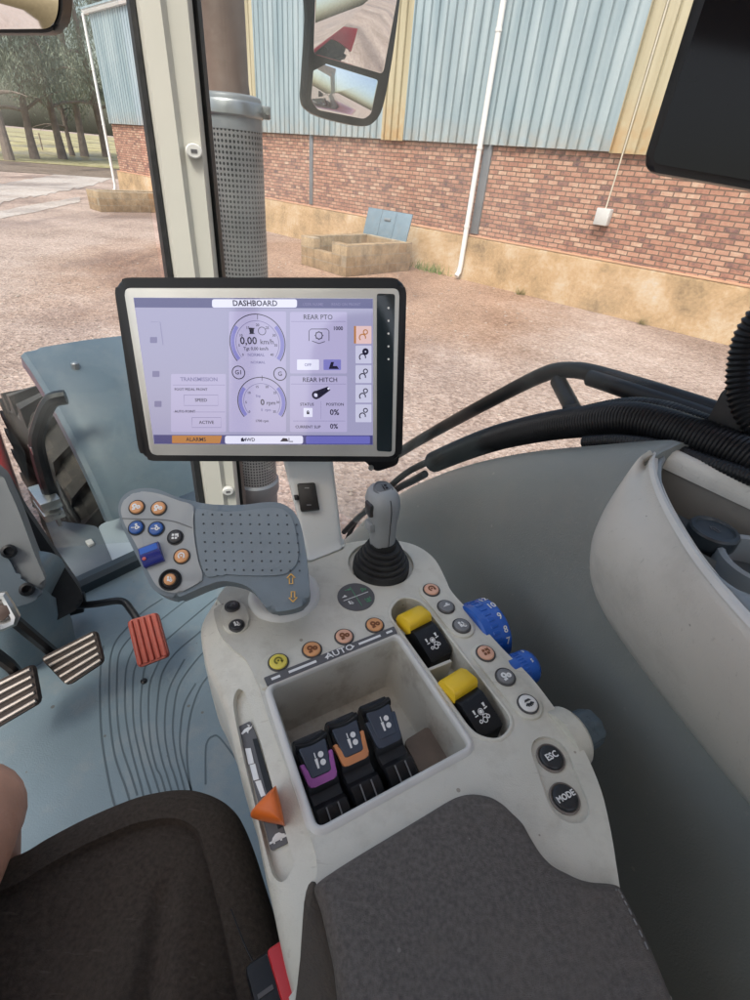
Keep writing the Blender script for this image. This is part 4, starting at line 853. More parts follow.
# ------------------------------------------------------------------ OUTSIDE MIRROR
mp0 = rho((352, 60), 1.75)
def mirror_normal(p, want): return ((-p.normalized()) + want.normalized()).normalized()
wm = thing('wing_mirror', 'black wing mirror with a large pane over a small wide-angle pane', 'mirror', mp0)
face = mirror_normal(mp0, V((.80, -.58, -.16)))
fv = V((-mp0.x, -mp0.y, -mp0.z)).normalized()
fn_ = (face * .75 + fv * .25).normalized()
mq = lambda x, y, d=0: pl((x, y), mp0 + face * d, face)
hs = spline([mq(312, -40), mq(311, 20), mq(307, 80), mq(306, 102), mq(312, 113), mq(335, 121), mq(362, 126), mq(374, 122), mq(383, 106), mq(392, 60), mq(400, 0), mq(404, -40), mq(360, -60)], 5)
cH = sum(hs, V()) / len(hs)
rings = [[p for p in hs], [p - face * .012 + (p - cH) * .02 for p in hs], [p - face * .05 for p in hs], [cH + (p - cH) * .8 - face * .09 for p in hs], [cH + (p - cH) * .4 - face * .11 for p in hs]]
MB().loft(rings).build('housing', BLACK, wm, 50)
MB().prism(roundpoly([mq(316, -30, .004), mq(313.5, 54, .004), mq(383, 74, .004), mq(397, 0, .004), mq(400, -30, .004)], .01), face, .003, .001).build('main_pane', MIRROR, wm)
fc2 = mirror_normal(mp0, V((.72, -.66, .03))); cw_ = mq(345, 90, .008); wq = lambda x, y: pl((x, y), cw_, fc2)
MB().prism(roundpoly([wq(314, 60), wq(311, 100), wq(318, 110), wq(364, 119), wq(371, 114), wq(378.5, 80)], .008), fc2, .014, .001).build('wide_pane', MIRROR, wm)
MB().tube([cH - face * .08, cH - face * .10 + CZV * .5, cH + CZV * 1.1 - CU * .5], .016, 10).build('mirror_arm', BLACK, wm)

# inside mirror, upper left
ip0 = rho((30, 10), .85); im = thing('rear_view_mirror', 'interior rear-view mirror with black rim at the top left corner', 'mirror', ip0)
iface = mirror_normal(ip0, V((-.35, -.9, .02))); iq = lambda x, y, d=0: pl((x, y), ip0 + iface * d, iface)
sh = [iq(-90, 33), iq(-90, -70), iq(62, -70), iq(63, 15), iq(54, 33)]
MB().prism(roundpoly(sh, .014), iface, .022, .005, botbev=True).build('housing', BLACK, im)
MB().prism(roundpoly([iq(-86, 29.5, .0025), iq(-86, -64, .0025), iq(57.5, -64, .0025), iq(58.5, 13, .0025), iq(51, 29, .0025)], .011), iface, .002, .0005).build('mirror_pane', MIRROR, im)
MB().tube([iq(-20, -30, -.02), iq(-20, -60, -.08), iq(-20, -160, -.1)], .008, 8).build('stalk', BLACK, im)

# black monitor, upper right
kp = rho((702, 94), .58); kn = (-kp.normalized() + V((0, 0, .18)) + V((-.1, 0, 0))).normalized()
kq = lambda x, y, d=0: pl((x, y), kp + kn * d, kn)
km = thing('tablet_monitor', 'blank black tablet monitor at the upper right edge', 'monitor', kp)
sh = [kq(705, -30), kq(696, 3), kq(672, 83), kq(646, 165), kq(657, 179), kq(705, 185), kq(830, 200), kq(850, -20)]
MB().prism(roundpoly([kq(703, -30), kq(641, 170), kq(830, 203), kq(860, -20)], .012), kn, .024, .006, botbev=True).build('case', BLACK, km)
SCOFF = mat('dark_screen_glass', (.004, .005, .008), .08, .1, rvar=.02, spec=.2)
MB().prism(roundpoly([kq(713, -24, .0006), kq(651, 163, .0006), kq(822, 193, .0006), kq(850, -16, .0006)], .008), kn, .0006).build('screen', SCOFF, km)
MB().tube([kq(780, 60, -.02), kq(800, 40, -.09), kq(900, 100, -.12)], .013, 10).build('mount_arm', BLACK, km)
# ------------------------------------------------------------------ SIDE CONSOLE
CZ = -.45
T = lambda x, y, d=0: hz((x, y), CZ) + V((0, 0, d))
con = thing('side_console', 'pale grey armrest control console full of buttons and switches', 'console', V((T(420, 720).x, T(420, 720).y, FZ)))
tin = [T(*q) for q in ((214.5, 604), (216, 624), (222, 637), (233, 649), (244, 657.5), (252, 671), (260, 691), (267, 714), (282, 756), (297, 798), (312, 841), (317, 872), (312, 920), (300, 1000), (300, 1080), (520, 1130), (700, 1090), (662, 1000),
                       (638, 935), (622, 895), (617.5, 872), (611, 832), (601, 790), (585, 752), (571, 731), (554, 707), (530, 676), (502, 648), (470, 612), (452, 592), (446, 580), (438, 564), (430, 554.5), (418, 546.5), (404, 542), (385, 540), (360, 541), (330, 547), (290, 556), (250, 570), (228, 584))]
hs = MB().prism(spline(tin, 4), CZV, .105, .0075, seg=4, botbev=True)
housing = hs.build('housing', BEIGE, con)
def cutter(pts, nrm, up_, dn_):
    nrm = V(nrm).normalized(); b = MB().prism([V(p) + nrm * up_ for p in pts], nrm, up_ + dn_); return b.build('cut', BEIGE, None, 0)
bin_o = roundpoly([T(270, 688), T(396.5, 636.5), T(470, 746.5), T(317, 830)], .008)
rk_o = roundpoly([T(*q) for q in ((388, 613), (400, 597), (420, 600.5), (514, 722), (500, 741), (474, 735))], .014, 6)
esc_c = T(559, 777); esc_ax = (T(551, 755) - T(567, 798)).normalized(); esc_ay = esc_ax.cross(CZV)
esc_o = stadium(esc_c, esc_ax, esc_ay, (T(551, 755) - T(567, 798)).length / 2 + .001, .0185)
boolean(housing, [cutter(bin_o, CZV, .02, .088), cutter(rk_o, CZV, .02, .036), cutter(esc_o, CZV, .02, .0035), cutter(arc(T(381, 563), CU, CF, .045, 0, 352, 44), CZV, .02, .006)])
# bin lining: tapering walls and floor
def inset(pts, k): c = sum(pts, V()) / len(pts); return [c + (p - c) * k for p in pts]
bo = inset(bin_o, .998)
lin = MB(); lin.loft([[p + V((0, 0, .0015)) for p in bo], [p + V((0, 0, -.03)) for p in inset(bo, .992)], [p + V((0, 0, -.080)) for p in inset(bo, .975)], [p + V((0, 0, -.085)) for p in inset(bo, .94)]], True, False, True)
BINM = mat('bin_plastic', (.56, .545, .48), .42, .06, 10, .15, 700, dirt=((.17, .12, .08), .8, 18))
lin.build('bin_lining', BINM, con, 50)
# rim: rounded bright lip round the bin
def rim(pts, w, h, m, name, mi=0):
    R_ = []; ar = sum(((a.x * b.y - b.x * a.y) for a, b in zip(pts, pts[1:] + pts[:1])), 0)
    for p, a, b_ in zip(pts, pts[-1:] + pts[:-1], pts[1:] + pts[:1]):
        t = (b_ - a).normalized(); o = t.cross(CZV)
        if ar < 0: o = -o
        R_.append((p, o))
    prof = [(-.0005, -.004), (-.0004, h * .6), (w * .2, h), (w * .6, h), (w, h * .2), (w + .0015, -.001)]
    return MB().loft([[p + o * a + V((0, 0, z)) for p, o in R_] for a, z in prof], True, False, False).build(name, m, con, 60)
rim(bin_o, .006, .0032, LIP, 'bin_rim')
rim(rk_o, .0035, .0014, BEIGE, 'recess_rim')
tray = MB().prism(roundpoly([hz(q, CZ - .055) for q in ((404, 741), (428, 726), (460, 757), (424, 780))], .004), CZV, .006, .0015).build('bin_tray', mat('bin_tray_brown', (.21, .165, .13), .6, .15, 30, .2, 600, dirt=((.1, .07, .05), .6, 22)), con)
MB().box(tf(.20, -.02, -.83), CU, CF, CZV, .14, .92, .54, .02).build('added_pedestal', LID, con)  # unseen block added under the console to stop light from the left
# switch recess divider
dv_c = (T(424, 672) + T(450, 655)) / 2
MB().box(dv_c + V((0, 0, -.020)), CU, CF, CZV, .040, .004, .030, .001).build('divider', BEIGE, con)

# flank with the speed slider
cr = [(214.5, 604), (216, 624), (222, 637), (233, 649), (244, 657.5), (252, 671), (260, 691), (267, 714), (282, 756), (297, 798), (312, 841), (317, 872), (312, 920), (302, 1000)]
ou = [(222, 590), (202, 622), (203, 650), (208, 668), (213, 678), (217, 687), (221, 697), (228, 716), (240, 762), (252, 800), (264, 858), (270, 884), (284, 950), (300, 1010)]
A = spline([T(*q, -.004) for q in cr], 5, False); B_ = spline([hz(q, CZ - .022) for q in ou], 5, False)
ww = lambda t: [a * (1 - t) + b * t for a, b in zip(A, B_)]
dn_ = lambda L, z, k=0: [p + V((0, 0, z)) + CU * k for p in L]
rg = [dn_(A, -.05, .02), dn_(A, .0005, .006), dn_(A, .0015, .001), [p + V((0, 0, .0008)) for p in ww(.12)], ww(.5), [p + V((0, 0, -.0004)) for p in ww(.85)], [p + V((0, 0, -.004)) for p in ww(1)], [p + V((0, 0, -.016)) for p in ww(1.03)], dn_(ww(.98), -.075), dn_(ww(.9), -.12), dn_(A, -.12, .03)]
rg = [list(x) for x in zip(*rg)]
flank = MB().loft(rg, True, True, True).build('side_panel', BEIGE, con, 30)
ft, fb, fo = T(272, 728, -.0035), T(308, 832, -.0035), hz((245, 782), CZ - .022)
fN = (fb - ft).cross(fo - ft).normalized(); fN = fN if fN.z > 0 else -fN
FP = lambda x, y, d=0: pl((x, y), ft + fN * d, fN)
sl_o = spline([FP(*q) for q in ((237, 690), (243, 691), (249, 703), (262, 748), (276, 800), (292, 858), (291, 872), (283, 882), (274, 877), (268, 862), (251, 796), (238, 735), (233, 704))], 5)
boolean(flank, [cutter(sl_o, fN, .02, .0075)])
sd = -.0068
MB().prism(roundpoly([FP(*q, sd + .0012) for q in ((238.5, 726.5), (250, 721), (256, 735), (288, 843), (271, 851))], .002), fN, .0012).build('slider_label', DGREY, con)
MB().prism([FP(*q, sd + .0020) for q in ((252.5, 739), (257, 738.5), (271, 786), (283, 826), (278, 829), (265, 787))], fN, .0008).build('slider_slot', BLACK, con)
for q in (((245, 748.5), (250.5, 748), (254, 763), (248.5, 764.5)), ((249.5, 765), (255, 763.5), (259, 779), (253.5, 780.5)), ((255, 781.5), (260.5, 780), (265.5, 795), (261, 797))):
    MB().prism([FP(*p, sd + .0018) for p in q], fN, .0006).build('scale_mark', WHITE, con)
sax = (FP(250, 721) - FP(238, 727)).normalized(); say = fN.cross(sax)
icon('hare', FP(247, 729.5, sd + .0014), sax, say, .0085, WHITE, con, .002)
icon('tortoise', FP(278, 838, sd + .0014), sax, say, .0085, WHITE, con, .002)
# orange slider knob
kb = [FP(x, y, sd + d) for x, y, d in ((252.5, 812, .010), (273, 788.5, .012), (277, 789, .012), (284.5, 823, .006), (281, 825, .006), (254.5, 819, .008))]
kt = [FP(x, y, d + .012) for x, y, d in ((253, 808, .006), (273, 789, .010), (276, 792, .010), (282, 819, .008), (279, 821, .008), (256, 815, .006))]
sk_ = MB(); c1 = sum(kb, V()) / 6; c2 = sum(kt, V()) / 6
r0 = spline(kb, 4); r1 = spline(kt, 4)
sk_.loft([[p - fN * .006 for p in [c1 + (q - c1) * .55 for q in r0]], r0, [a * .5 + b * .5 + (a - c1) * .04 for a, b in zip(r0, r1)], [c2 + (q - c2) * .95 for q in r1], [c2 + (q - c2) * .7 + fN * .003 for q in r1], [c2 + (q - c2) * .3 + fN * .004 for q in r1]])
sk_.build('slider_knob', ORANGE, con, 60, label='orange speed slider knob')

# buttons ------------------------------------------------------------
def button(c, r, cap, nrm, ax, ic, icm, parent, ringm=RINGM, h=.0032, label=None, isz=.86, name='push_button'):
    nrm = V(nrm).normalized(); b = MB(); b.lathe([(r * 1.16, -.003), (r * 1.16, .0010), (r * 1.08, .0018), (r * .99, .0012), (r * .99, -.002)], c, nrm, 36)
    o = b.build('button_ring', ringm, parent)
    k = MB().lathe([(r * .98, -.002), (r * .98, h * .55), (r * .9, h * .9), (r * .78, h), (r * .4, h * .97), (0, h * .95)], c, nrm, 36).build(name, cap, o, 50, label)
    if ic:
        ay = nrm.cross(V(ax)); icon(ic, V(c) + nrm * (h + .0001), ax, ay, r * isz, icm, o)
    return o
BX = CU; INKD = mat('ink_brown', (.20, .07, .02), .5); INKW = WHITE; INKG = mat('ink_olive', (.20, .18, .02), .5)
# raised plate with the AUTO buttons
bp = spline([T(*q, .0022) for q in ((262.5, 690), (260, 676), (262, 662), (270, 654.5), (283, 652), (295, 648), (305, 642), (318, 640), (330, 634.5), (338, 628.5), (352, 627), (362, 623), (370, 617), (382, 617), (391, 624), (396, 632), (380, 640), (320, 664), (280, 682))], 4)
MB().prism(bp, CZV, .004, .0016).build('button_plate', BEIGE, con)
for q, cp, ik, lb in (((278.5, 664), BTNY, INKG, 'yellow push button'), ((312, 651.5), BTNO, INKD, 'orange push button'), ((344, 638.5), BTNP, INKD, None), ((374.5, 627), BTNO, INKD, None)):
    button(T(*q, .0025), .0098, cp, CZV, BX, {0: 'gears', 1: 'hand'}[int(q[0]) % 2] if cp is not BTNY else 'cycle', ik, con, label=lb)
lbA, lbB, lbC, lbD = T(264, 680, .0040), T(393.5, 628.5, .0040), T(397, 635, .0040), T(267.5, 688, .0040)
strip_ = MB().prism(roundpoly([lbA, lbB, lbC, lbD], .001), CZV, .0040).build('auto_label', DGREY, con)
e_ = lambda t, s: (lbA * (1 - t) + lbB * t) * (1 - s) + (lbD * (1 - t) + lbC * t) * s + V((0, 0, .0003))
for a, b in ((.04, .10), (.16, .36), (.69, .87), (.92, .97)):
    MB().prism([e_(a, .36), e_(b, .36), e_(b, .64), e_(a, .64)], CZV, .0005).build('bar_mark', WHITE, strip_)
for t, sg in ((.435, -1), (.645, 1)): MB().prism([e_(t - .012, .3), e_(t + .012, .3), e_(t, .62)] if 0 else [e_(t - .012 * sg, .28), e_(t - .012 * sg, .72), e_(t + .012 * sg, .5)], CZV, .0005).build('arrow_mark', WHITE, strip_)
text('AUTO', e_(.54, .5), lbB - lbA, (lbA - lbD), .0105, WHITE, strip_, bold=.0001, sx=1.15)
# two buttons at the front left on a small mound
m_c = (T(233, 609) + T(237, 627)) / 2; m_a = (T(233, 609) - T(237, 627)).normalized()
MB().prism(stadium(m_c + V((0, 0, .003)), m_a, m_a.cross(CZV), .010, .0145), CZV, .005, .002).build('button_plate', BEIGE, con)
button(T(232.5, 608.5, .0032), .0078, BTNK, CZV, BX, 'hand', BTNG, con)
button(T(237, 627.5, .0032), .0078, BTNK, CZV, BX, 'person', WHITE, con)
# right strips
def strip3(bs, caps, ics):
    P = [T(*q, .003) for q in bs]; d = (P[0] - P[-1]).normalized(); c = (P[0] + P[-1]) / 2
    MB().prism(stadium(c, d, d.cross(CZV), (P[0] - P[-1]).length / 2, .0158, 12), CZV, .006, .0018).build('button_plate', BEIGE, con)
    for p, cp, ic in zip(P, caps, ics): button(p + V((0, 0, .0003)), .0098, cp, CZV, BX, ic, (INKD if cp is BTNP else (BTNK if cp is BTNW else WHITE)), con, label='white push button' if cp is BTNW else None)
strip3(((431, 592), (445.5, 609), (461, 628)), (BTNP, BTNG, BTNG), ('cycle', 'dash', 'person'))
strip3(((485, 655.5), (504.5, 679), (527, 706)), (BTNP, BTNG, BTNW), ('blocks', 'gears', 'lamp'))
for q, s_ in (((551.5, 756.5), 'ESC'), ((565.5, 797), 'MODE')):
    c = T(*q, -.003); o = button(c, .0118, BTNK, CZV, BX, None, None, con, BRONZE, .0040, label='dark button lettered ' + s_)
    text(s_, c + V((0, 0, .0041)), T(590, 735) - T(545, 757), CF, .0085 if s_ == 'ESC' else .0072, WHITE, o, bold=.00018, sx=.95)
# round map of the joystick
dc = T(356, 597, .0003); b = MB().lathe([(.0235, -.001), (.0235, .0006), (0, .0008)], dc, CZV, 48); dk = b.build('joystick_map', DGREY, con)
GP = lambda x, y: dc + V((0, 0, .0009)) + CU * x * .0235 + CF * y * .0235
MB().ribbon([GP(-.75, -.05), GP(.75, .05)], .0008, CZV).build('map_line', WHITE, dk); MB().ribbon([GP(.0, -.75), GP(-.02, .75)], .0008, CZV).build('map_line', GREEN, dk)
for x, y, k, mm_ in ((-.45, -.3, 'person', WHITE), (.5, -.45, 'implement', GREEN), (.58, .32, 'gears', GREEN), (-.2, .6, 'cylinder', GREEN), (-.6, .2, 'dash', WHITE)): icon(k, GP(x, y), CU, CF, .0058, mm_, dk, .0007, 'map_symbol')
# rocker switches: yellow lifting tab on a black body
def rocker(q, up_):
    c = T(*q, -.004); v = ((T(508, 727) - T(398, 607)).normalized()) * -1; u = v.cross(CZV).normalized()      # forward, right
    F_ = lambda u_, v_, z: c + u * u_ + v * v_ + V((0, 0, z))
    w_ = .0155; prof = [(-.034, -.030), (-.034, -.004), (-.031, -.001), (-.002, .010), (.006, .0085), (.014, .004), (.016, -.030)]
    b = MB(); b.loft([[F_(s * w_, v_, z) for v_, z in prof] for s in (-1, -.96, .96, 1)])
    o = b.build('rocker_switch', BLACK, con, 40, label=None)
    prof = [(.006, .006), (.008, .0165), (.011, .019), (.026, .016), (.032, .011), (.034, .003), (.030, -.004), (.012, -.002)]
    b = MB(); b.loft([[F_(s * .0162, v_, z - (.001 if abs(s) == 1 else 0)) for v_, z in prof] for s in (-1, -.93, .93, 1)]); b.build('yellow_tab', YELLOW, o, 50)
    sl = (F_(0, -.002, .010) - F_(0, -.031, -.001)).normalized()
    icon('implement', F_(0, -.0165, .0048) + u.cross(sl) * .0004, u, sl, .0125, WHITE, o, .0009)
for q in ((424, 632), (470, 701)): rocker(q, 0)
# thumbwheels and knob on the right edge
def dial(q, r, ln, z, m, nums, rot, name, label, knurl=True):
    c = hz(q, CZ + z); b = MB(); n_ = 48
    prof = [(r * .9, -.012), (r * .98, -.010), (r * .98, ln * .36), (r, ln * .42), (r, ln * .82), (r * .86, ln), (0, ln * 1.02)]
    b.lathe(prof, c, CU, 56)
    if knurl:
        for k in range(30):
            a = 2 * math.pi * k / 30; e = CF * math.cos(a) + CZV * math.sin(a); b.box(c + e * r * .985 + CU * ln * .16, CU, e, CU.cross(e), ln * .36, .0016, r * .11, .0005, seg=1)
    o = b.build(name, m, con, 30, label)
    for a, s in nums:
        e = CF * math.cos(R(a)) + CZV * math.sin(R(a)); t = CU.cross(e)
        text(s, c + e * (r + .0003) + CU * ln * .62, (CU * .75 - t * .66) if rot else CU, -t if not rot else -t * .75 - CU * .66, r * .30, WHITE, o, bold=.0001)
    return o
dial((476, 634), .040, .028, -.030, BLUE, ((60, '12'), (84, '10'), (108, '9'), (132, '8'), (152, '7')), False, 'thumbwheel', 'large blue numbered thumbwheel')
dial((515, 672), .0195, .024, -.018, BLUE, ((105, '5'), (60, '3')), False, 'thumbwheel', 'small blue numbered thumbwheel')
KN = mat('slate_knob', (.10, .135, .16), .3, .1, 30)
MB().lathe([(.030, -.014), (.030, .003), (.027, .007), (0, .007)], hz((567, 737), CZ - .020), CU, 36).build('knob_collar', BEIGE, con)
kc = hz((571, 737), CZ - .020) + CU * .004; b = MB(); rr = []
for h_, s_ in ((0, 1.0), (.004, 1.0), (.022, .96), (.027, .86), (.028, .5)):
    rr.append([kc + CU * h_ + (CF * math.cos(2 * math.pi * k / 48) + CZV * math.sin(2 * math.pi * k / 48)) * .0195 * s_ * (1 + .035 * (1 if math.sin(k * 2 * math.pi / 6) > 0 else -1)) for k in range(48)])
b.loft(rr); b.build('rotary_knob', KN, con, 40, label='dark slate rotary knob')

# ------------------------------------------------------------------ LEVERS IN THE BIN
def hyd_lever(trim, trimm, label):
    th = thing('hydraulic_lever', label, 'lever', V((0, 0, -H)), 'three levers in the console bin')
    O = V((0, 0, -H)); F_ = lambda u_, v_, z: O + V((u_, v_, z))
    prof = [(.023, -.004), (.0215, .004), (.015, .0055), (-.016, -.0095), (-.022, -.0165), (-.031, -.0175), (-.037, -.0125), (-.045, -.0135), (-.054, -.0195), (-.063, -.034), (-.069, -.054), (-.071, -.074), (-.012, -.074), (.012, -.03), (.022, -.012)]
    b = MB(); b.loft([[F_(s * .0155 * (1 if v_ > -.03 or abs(s) < 1 else 1.0), v_ * (1 if abs(s) < 1 else .985), z - (.0018 if abs(s) == 1 else 0)) for v_, z in prof] for s in (-1, -.9, .9, 1)]); b.build('lever_body', BLACK, th, 40)
    sl = V((0, .042, .020)).normalized(); nz = V((1, 0, 0)).cross(sl); c = F_(0, -.002, -.0035) + nz * .001
    S = lambda x, y, h=0: c + V((x, 0, 0)) + sl * y + nz * h
    # raised finger lip
    lip_ = [[S(x, .0190 + .003 * (1 - (x / .0155) ** 2) * -1 + dy, h) for dy, h in ((-.0045, .001), (-.002, .0042), (.0005, .0055), (.003, .0035), (.004, -.004))] for x in [(-.0155 + .0031 * k) for k in range(11)]]
    MB().loft(lip_).build('finger_lip', BLACK, th, 60)
    if trim:
        tr = roundpoly([S(-.0165, .003, .004), S(-.0120, .003, .004), S(-.0088, -.0125, .004), S(.0088, -.0125, .004), S(.0120, .005, .004), S(.0165, .005, .004), S(.0135, -.0165, .004), S(.0110, -.0185, .004), S(-.0110, -.0185, .004), S(-.0135, -.0165, .004)], .002, 3)
        MB().prism(tr, nz, .008, .001).build('colour_trim', trimm, th)
    else:
        tr = roundpoly([S(-.0165, .008, .0035), S(.0165, .008, .0035), S(.0135, -.0160, .0035), S(.0110, -.0185, .0035), S(-.0110, -.0185, .0035), S(-.0135, -.0160, .0035)], .002, 3)
        MB().prism(tr, nz, .008, .001).build('colour_trim', SLATE, th)
    pd = MB().prism(roundpoly([S(-.0132, .0160, .0045), S(.0132, .0160, .0045), S(.0098, -.0112, .0045), S(-.0098, -.0112, .0045)], .002, 3), nz, .006, .001).build('cap', SLATE, th)
    icon('ram', S(-.001, .001, .0047), V((1, 0, 0)), sl, .0088, WHITE, pd, .0009)
    # embossed thumb square on the lower body
    s2 = V((0, .024, .009)).normalized(); n2 = V((1, 0, 0)).cross(s2); c2 = F_(0, -.047, -.0142)
    MB().ribbon([c2 + V((-.0055, 0, 0)) + s2 * .009 + n2 * .001, c2 + V((-.0055, 0, 0)) - s2 * .006 + n2 * .001, c2 + V((.0055, 0, 0)) - s2 * .006 + n2 * .001, c2 + V((.0055, 0, 0)) + s2 * .009 + n2 * .001], .0012, n2, h=.0012).build('thumb_mark', BTNG, th, 0)
    return th
lv_ang = math.atan2(CU.y, CU.x)
for q, tr, tm, lb in (((318, 763), 1, PURPLE, 'left lever in the bin with a purple edge'), ((350.5, 743), 1, ORTRIM, 'middle lever in the bin with a light orange edge'), ((384, 726), 0, None, 'right lever in the bin without any coloured edge')):
    o = hyd_lever(tr, tm, lb); p = hz(q, CZ - .006) + CF * .005; o.location = p + UP; o.rotation_euler = (0, 0, lv_ang)

# ------------------------------------------------------------------ ARMREST
ap = [(316.7, 880), (330, 870), (360, 851), (396.7, 829), (425, 812), (450, 797), (462, 792), (474, 790.4), (490, 793), (503, 800), (514, 810), (525, 821), (533, 835), (543, 850.7), (554, 862), (567, 869), (580, 875), (594, 878.5), (612, 880), (622, 884), (631, 899), (652, 941), (676, 998), (700, 1060), (500, 1100), (350, 1090), (341, 1030), (338, 1000), (334, 965), (329, 941), (322, 910), (317, 895), (314.5, 886)]
AZ = CZ + .012; Ap = spline([hz(q, AZ) for q in ap], 4)
arm = thing('armrest', 'dark grey padded fabric armrest with worn edge on the console end', 'armrest', V((sum(Ap, V()) / len(Ap)).xy.to_3d()) + V((0, 0, CZ)))
cA = hz((490, 930), AZ)
def insetp(pts, d):
    o = []
    n_ = len(pts)
    for i, p in enumerate(pts):
        t = (pts[(i + 2) % n_] - pts[i - 2]).normalized(); q = t.cross(CZV)
        if q.dot(cA - p) < 0: q = -q
        o.append(p + q * d)
    return o
rr = [[p + V((0, 0, -.030)) for p in insetp(Ap, .006)], [p + V((0, 0, -.012)) for p in insetp(Ap, .001)]]
for k in range(6):
    a = k / 5 * math.pi / 2; rr.append([p + V((0, 0, -.010 + .012 * math.sin(a))) for p in insetp(Ap, .010 * (1 - math.cos(a)))])
r_last = insetp(Ap, .010)
for k in (.75, .5, .25, .02): rr.append([cA + (p - cA) * k + V((0, 0, .002 + .004 * (1 - k * k))) for p in r_last])
MB().loft(rr).build('pad', LEATH, arm, 60)
sm = MB(); seam = insetp(Ap, .0065)
st_m = mat('stitch_thread', (.19, .185, .18), .8, .1)
acc = 0; i0 = 0
for i in range(len(seam) - 1):
    if seam[i].dot(CU) > hz((600, 884), AZ).dot(CU) and seam[i].dot(CF) < hz((618, 886), AZ).dot(CF):
        a, b = seam[i], seam[i + 1]; n_ = max(1, int((b - a).length / .0052))
        for k in range(n_):
            p0_, p1_ = a + (b - a) * (k / n_), a + (b - a) * ((k + .6) / n_); sm.tube([p0_ + V((0, 0, .0016)), p1_ + V((0, 0, .0016))], .0008, 5)
sm.build('stitching', st_m, arm)
un = [hz(q, CZ + .001) for q in ((306, 890), (318, 884), (332, 940), (345, 1010), (345, 1100), (290, 1100), (300, 960))]
MB().prism(spline(un, 4), CZV, .06, .006).build('under_pad', PADSIDE, arm)

# ------------------------------------------------------------------ MULTIFUNCTION LEVER
HN = V((.04, -.52, .85)).normalized(); HO = hz((215, 545), -.365)
HP = lambda x, y, d=0: pl((x, y), HO + HN * d, HN)
ml = thing('multifunction_lever', 'grey multifunction drive lever with dimpled grip and a cluster of round buttons', 'control lever', T(288, 605))
ol = [(118.5, 512), (119, 503), (124, 495), (133, 490), (146, 488), (160, 490), (180, 498), (205, 503.5), (226, 505), (246, 504.5), (262, 502.5), (278, 502.5), (290, 508), (298, 518), (302.5, 532), (305.5, 550), (307.5, 566), (308.5, 580), (309.5, 592), (307, 602), (297, 608), (283, 611), (271, 611), (263, 604), (256, 594), (248, 587), (238, 583), (222, 581), (205, 586), (190, 592.5), (176, 597.5), (163, 595), (153, 589), (146, 577), (140, 563), (131, 545), (123, 528)]
Hl = spline([HP(*q) for q in ol], 4)
hb = MB().prism(Hl, HN, .024, .0065, seg=4, botbev=True)
hbm = hb.build('lever_head', GREYH, ml, 60)
def hin(pts, d, c):
    n_ = len(pts); o = []
    for i, p in enumerate(pts):
        t = (pts[(i + 2) % n_] - pts[i - 2]).normalized(); q = t.cross(HN)
        if q.dot(c - p) < 0: q = -q
        o.append(p + q * d)
    return o
# face plate with buttons (left lobe) and the silver edge
fp = [(121, 513), (122, 504), (128, 496), (141, 491.5), (160, 494), (180, 501), (193.5, 505.5), (193, 520), (194.5, 540), (198, 560), (203, 578), (196, 584), (180, 592), (168, 592), (158, 587), (151, 577), (144, 562), (135, 543), (126, 527)]
Fp = spline([HP(*q, .0022) for q in fp], 4)
MB().prism(Fp, HN, .005, .002).build('button_face', GREYB, ml, 50)
MB().ribbon(spline([HP(*q, .0024) for q in ((122, 518.5), (140, 519), (160, 519.5), (176, 522), (192, 528))], 5, False), .0012, HN, h=.0003).build('face_crease', mat('crease_grey', (.14, .15, .155), .5), ml)
gp = [(196.5, 508), (215, 511), (240, 511), (262, 508.5), (278, 508), (288, 513), (294, 524), (297, 540), (298.5, 555), (294, 568), (284, 574), (262, 575.5), (240, 575), (222, 574), (207, 577), (200, 560), (196.5, 540), (195.5, 522)]
grip = MB().prism(spline([HP(*q, .0018) for q in gp], 4), HN, .004, .0018).build('grip_pad', mat('grip_pad_grey', (.195, .235, .26), .6, .06, 30, .2, 1200), ml, 50)
db = MB(); DIM = mat('grip_dimple', (.045, .055, .065), .6)
for r_ in range(7):
    for k in range(11):
        x = 203 + k * 9.3 - (r_ % 2) * 0 + r_ * .6; y = 514.5 + r_ * 9.2 + k * .1
        if r_ == 0 and k > 9: continue
        db.lathe([(.0011, .0), (.0011, .0006), (.0005, .0009)], HP(x, y, .0018), HN, 8)
o = db.build('dimples', DIM, grip)
hax = (HP(300, 540) - HP(200, 545)).normalized(); hay = HN.cross(hax)
for q, cp, ic, ik in (((137, 507.5), BTNO, 'gears', WHITE), ((159, 508.5), BTNO, 'gears', WHITE), ((136.5, 528), BTNB, 'cylplus', WHITE), ((156.5, 529), BTNB, 'cylminus', WHITE), ((175.5, 537.5), BTNK, 'blocks', WHITE), ((182, 556.5), BTNO, 'cycle', WHITE)):
    button(HP(*q, .0022), .0078, cp, HN, hax, ic, ik, ml, label={'BTNO': None}.get('x'))
kc = HP(170.5, 580, .0022)
MB().lathe([(.0118, -.002), (.0118, .0020), (.0105, .0028), (.0085, .0008), (.0, .0006)], kc, HN, 36).build('thumb_cup', BLACK, ml)
button(kc + HN * .0010, .0064, BTNO, HN, hax, 'person', WHITE, ml)
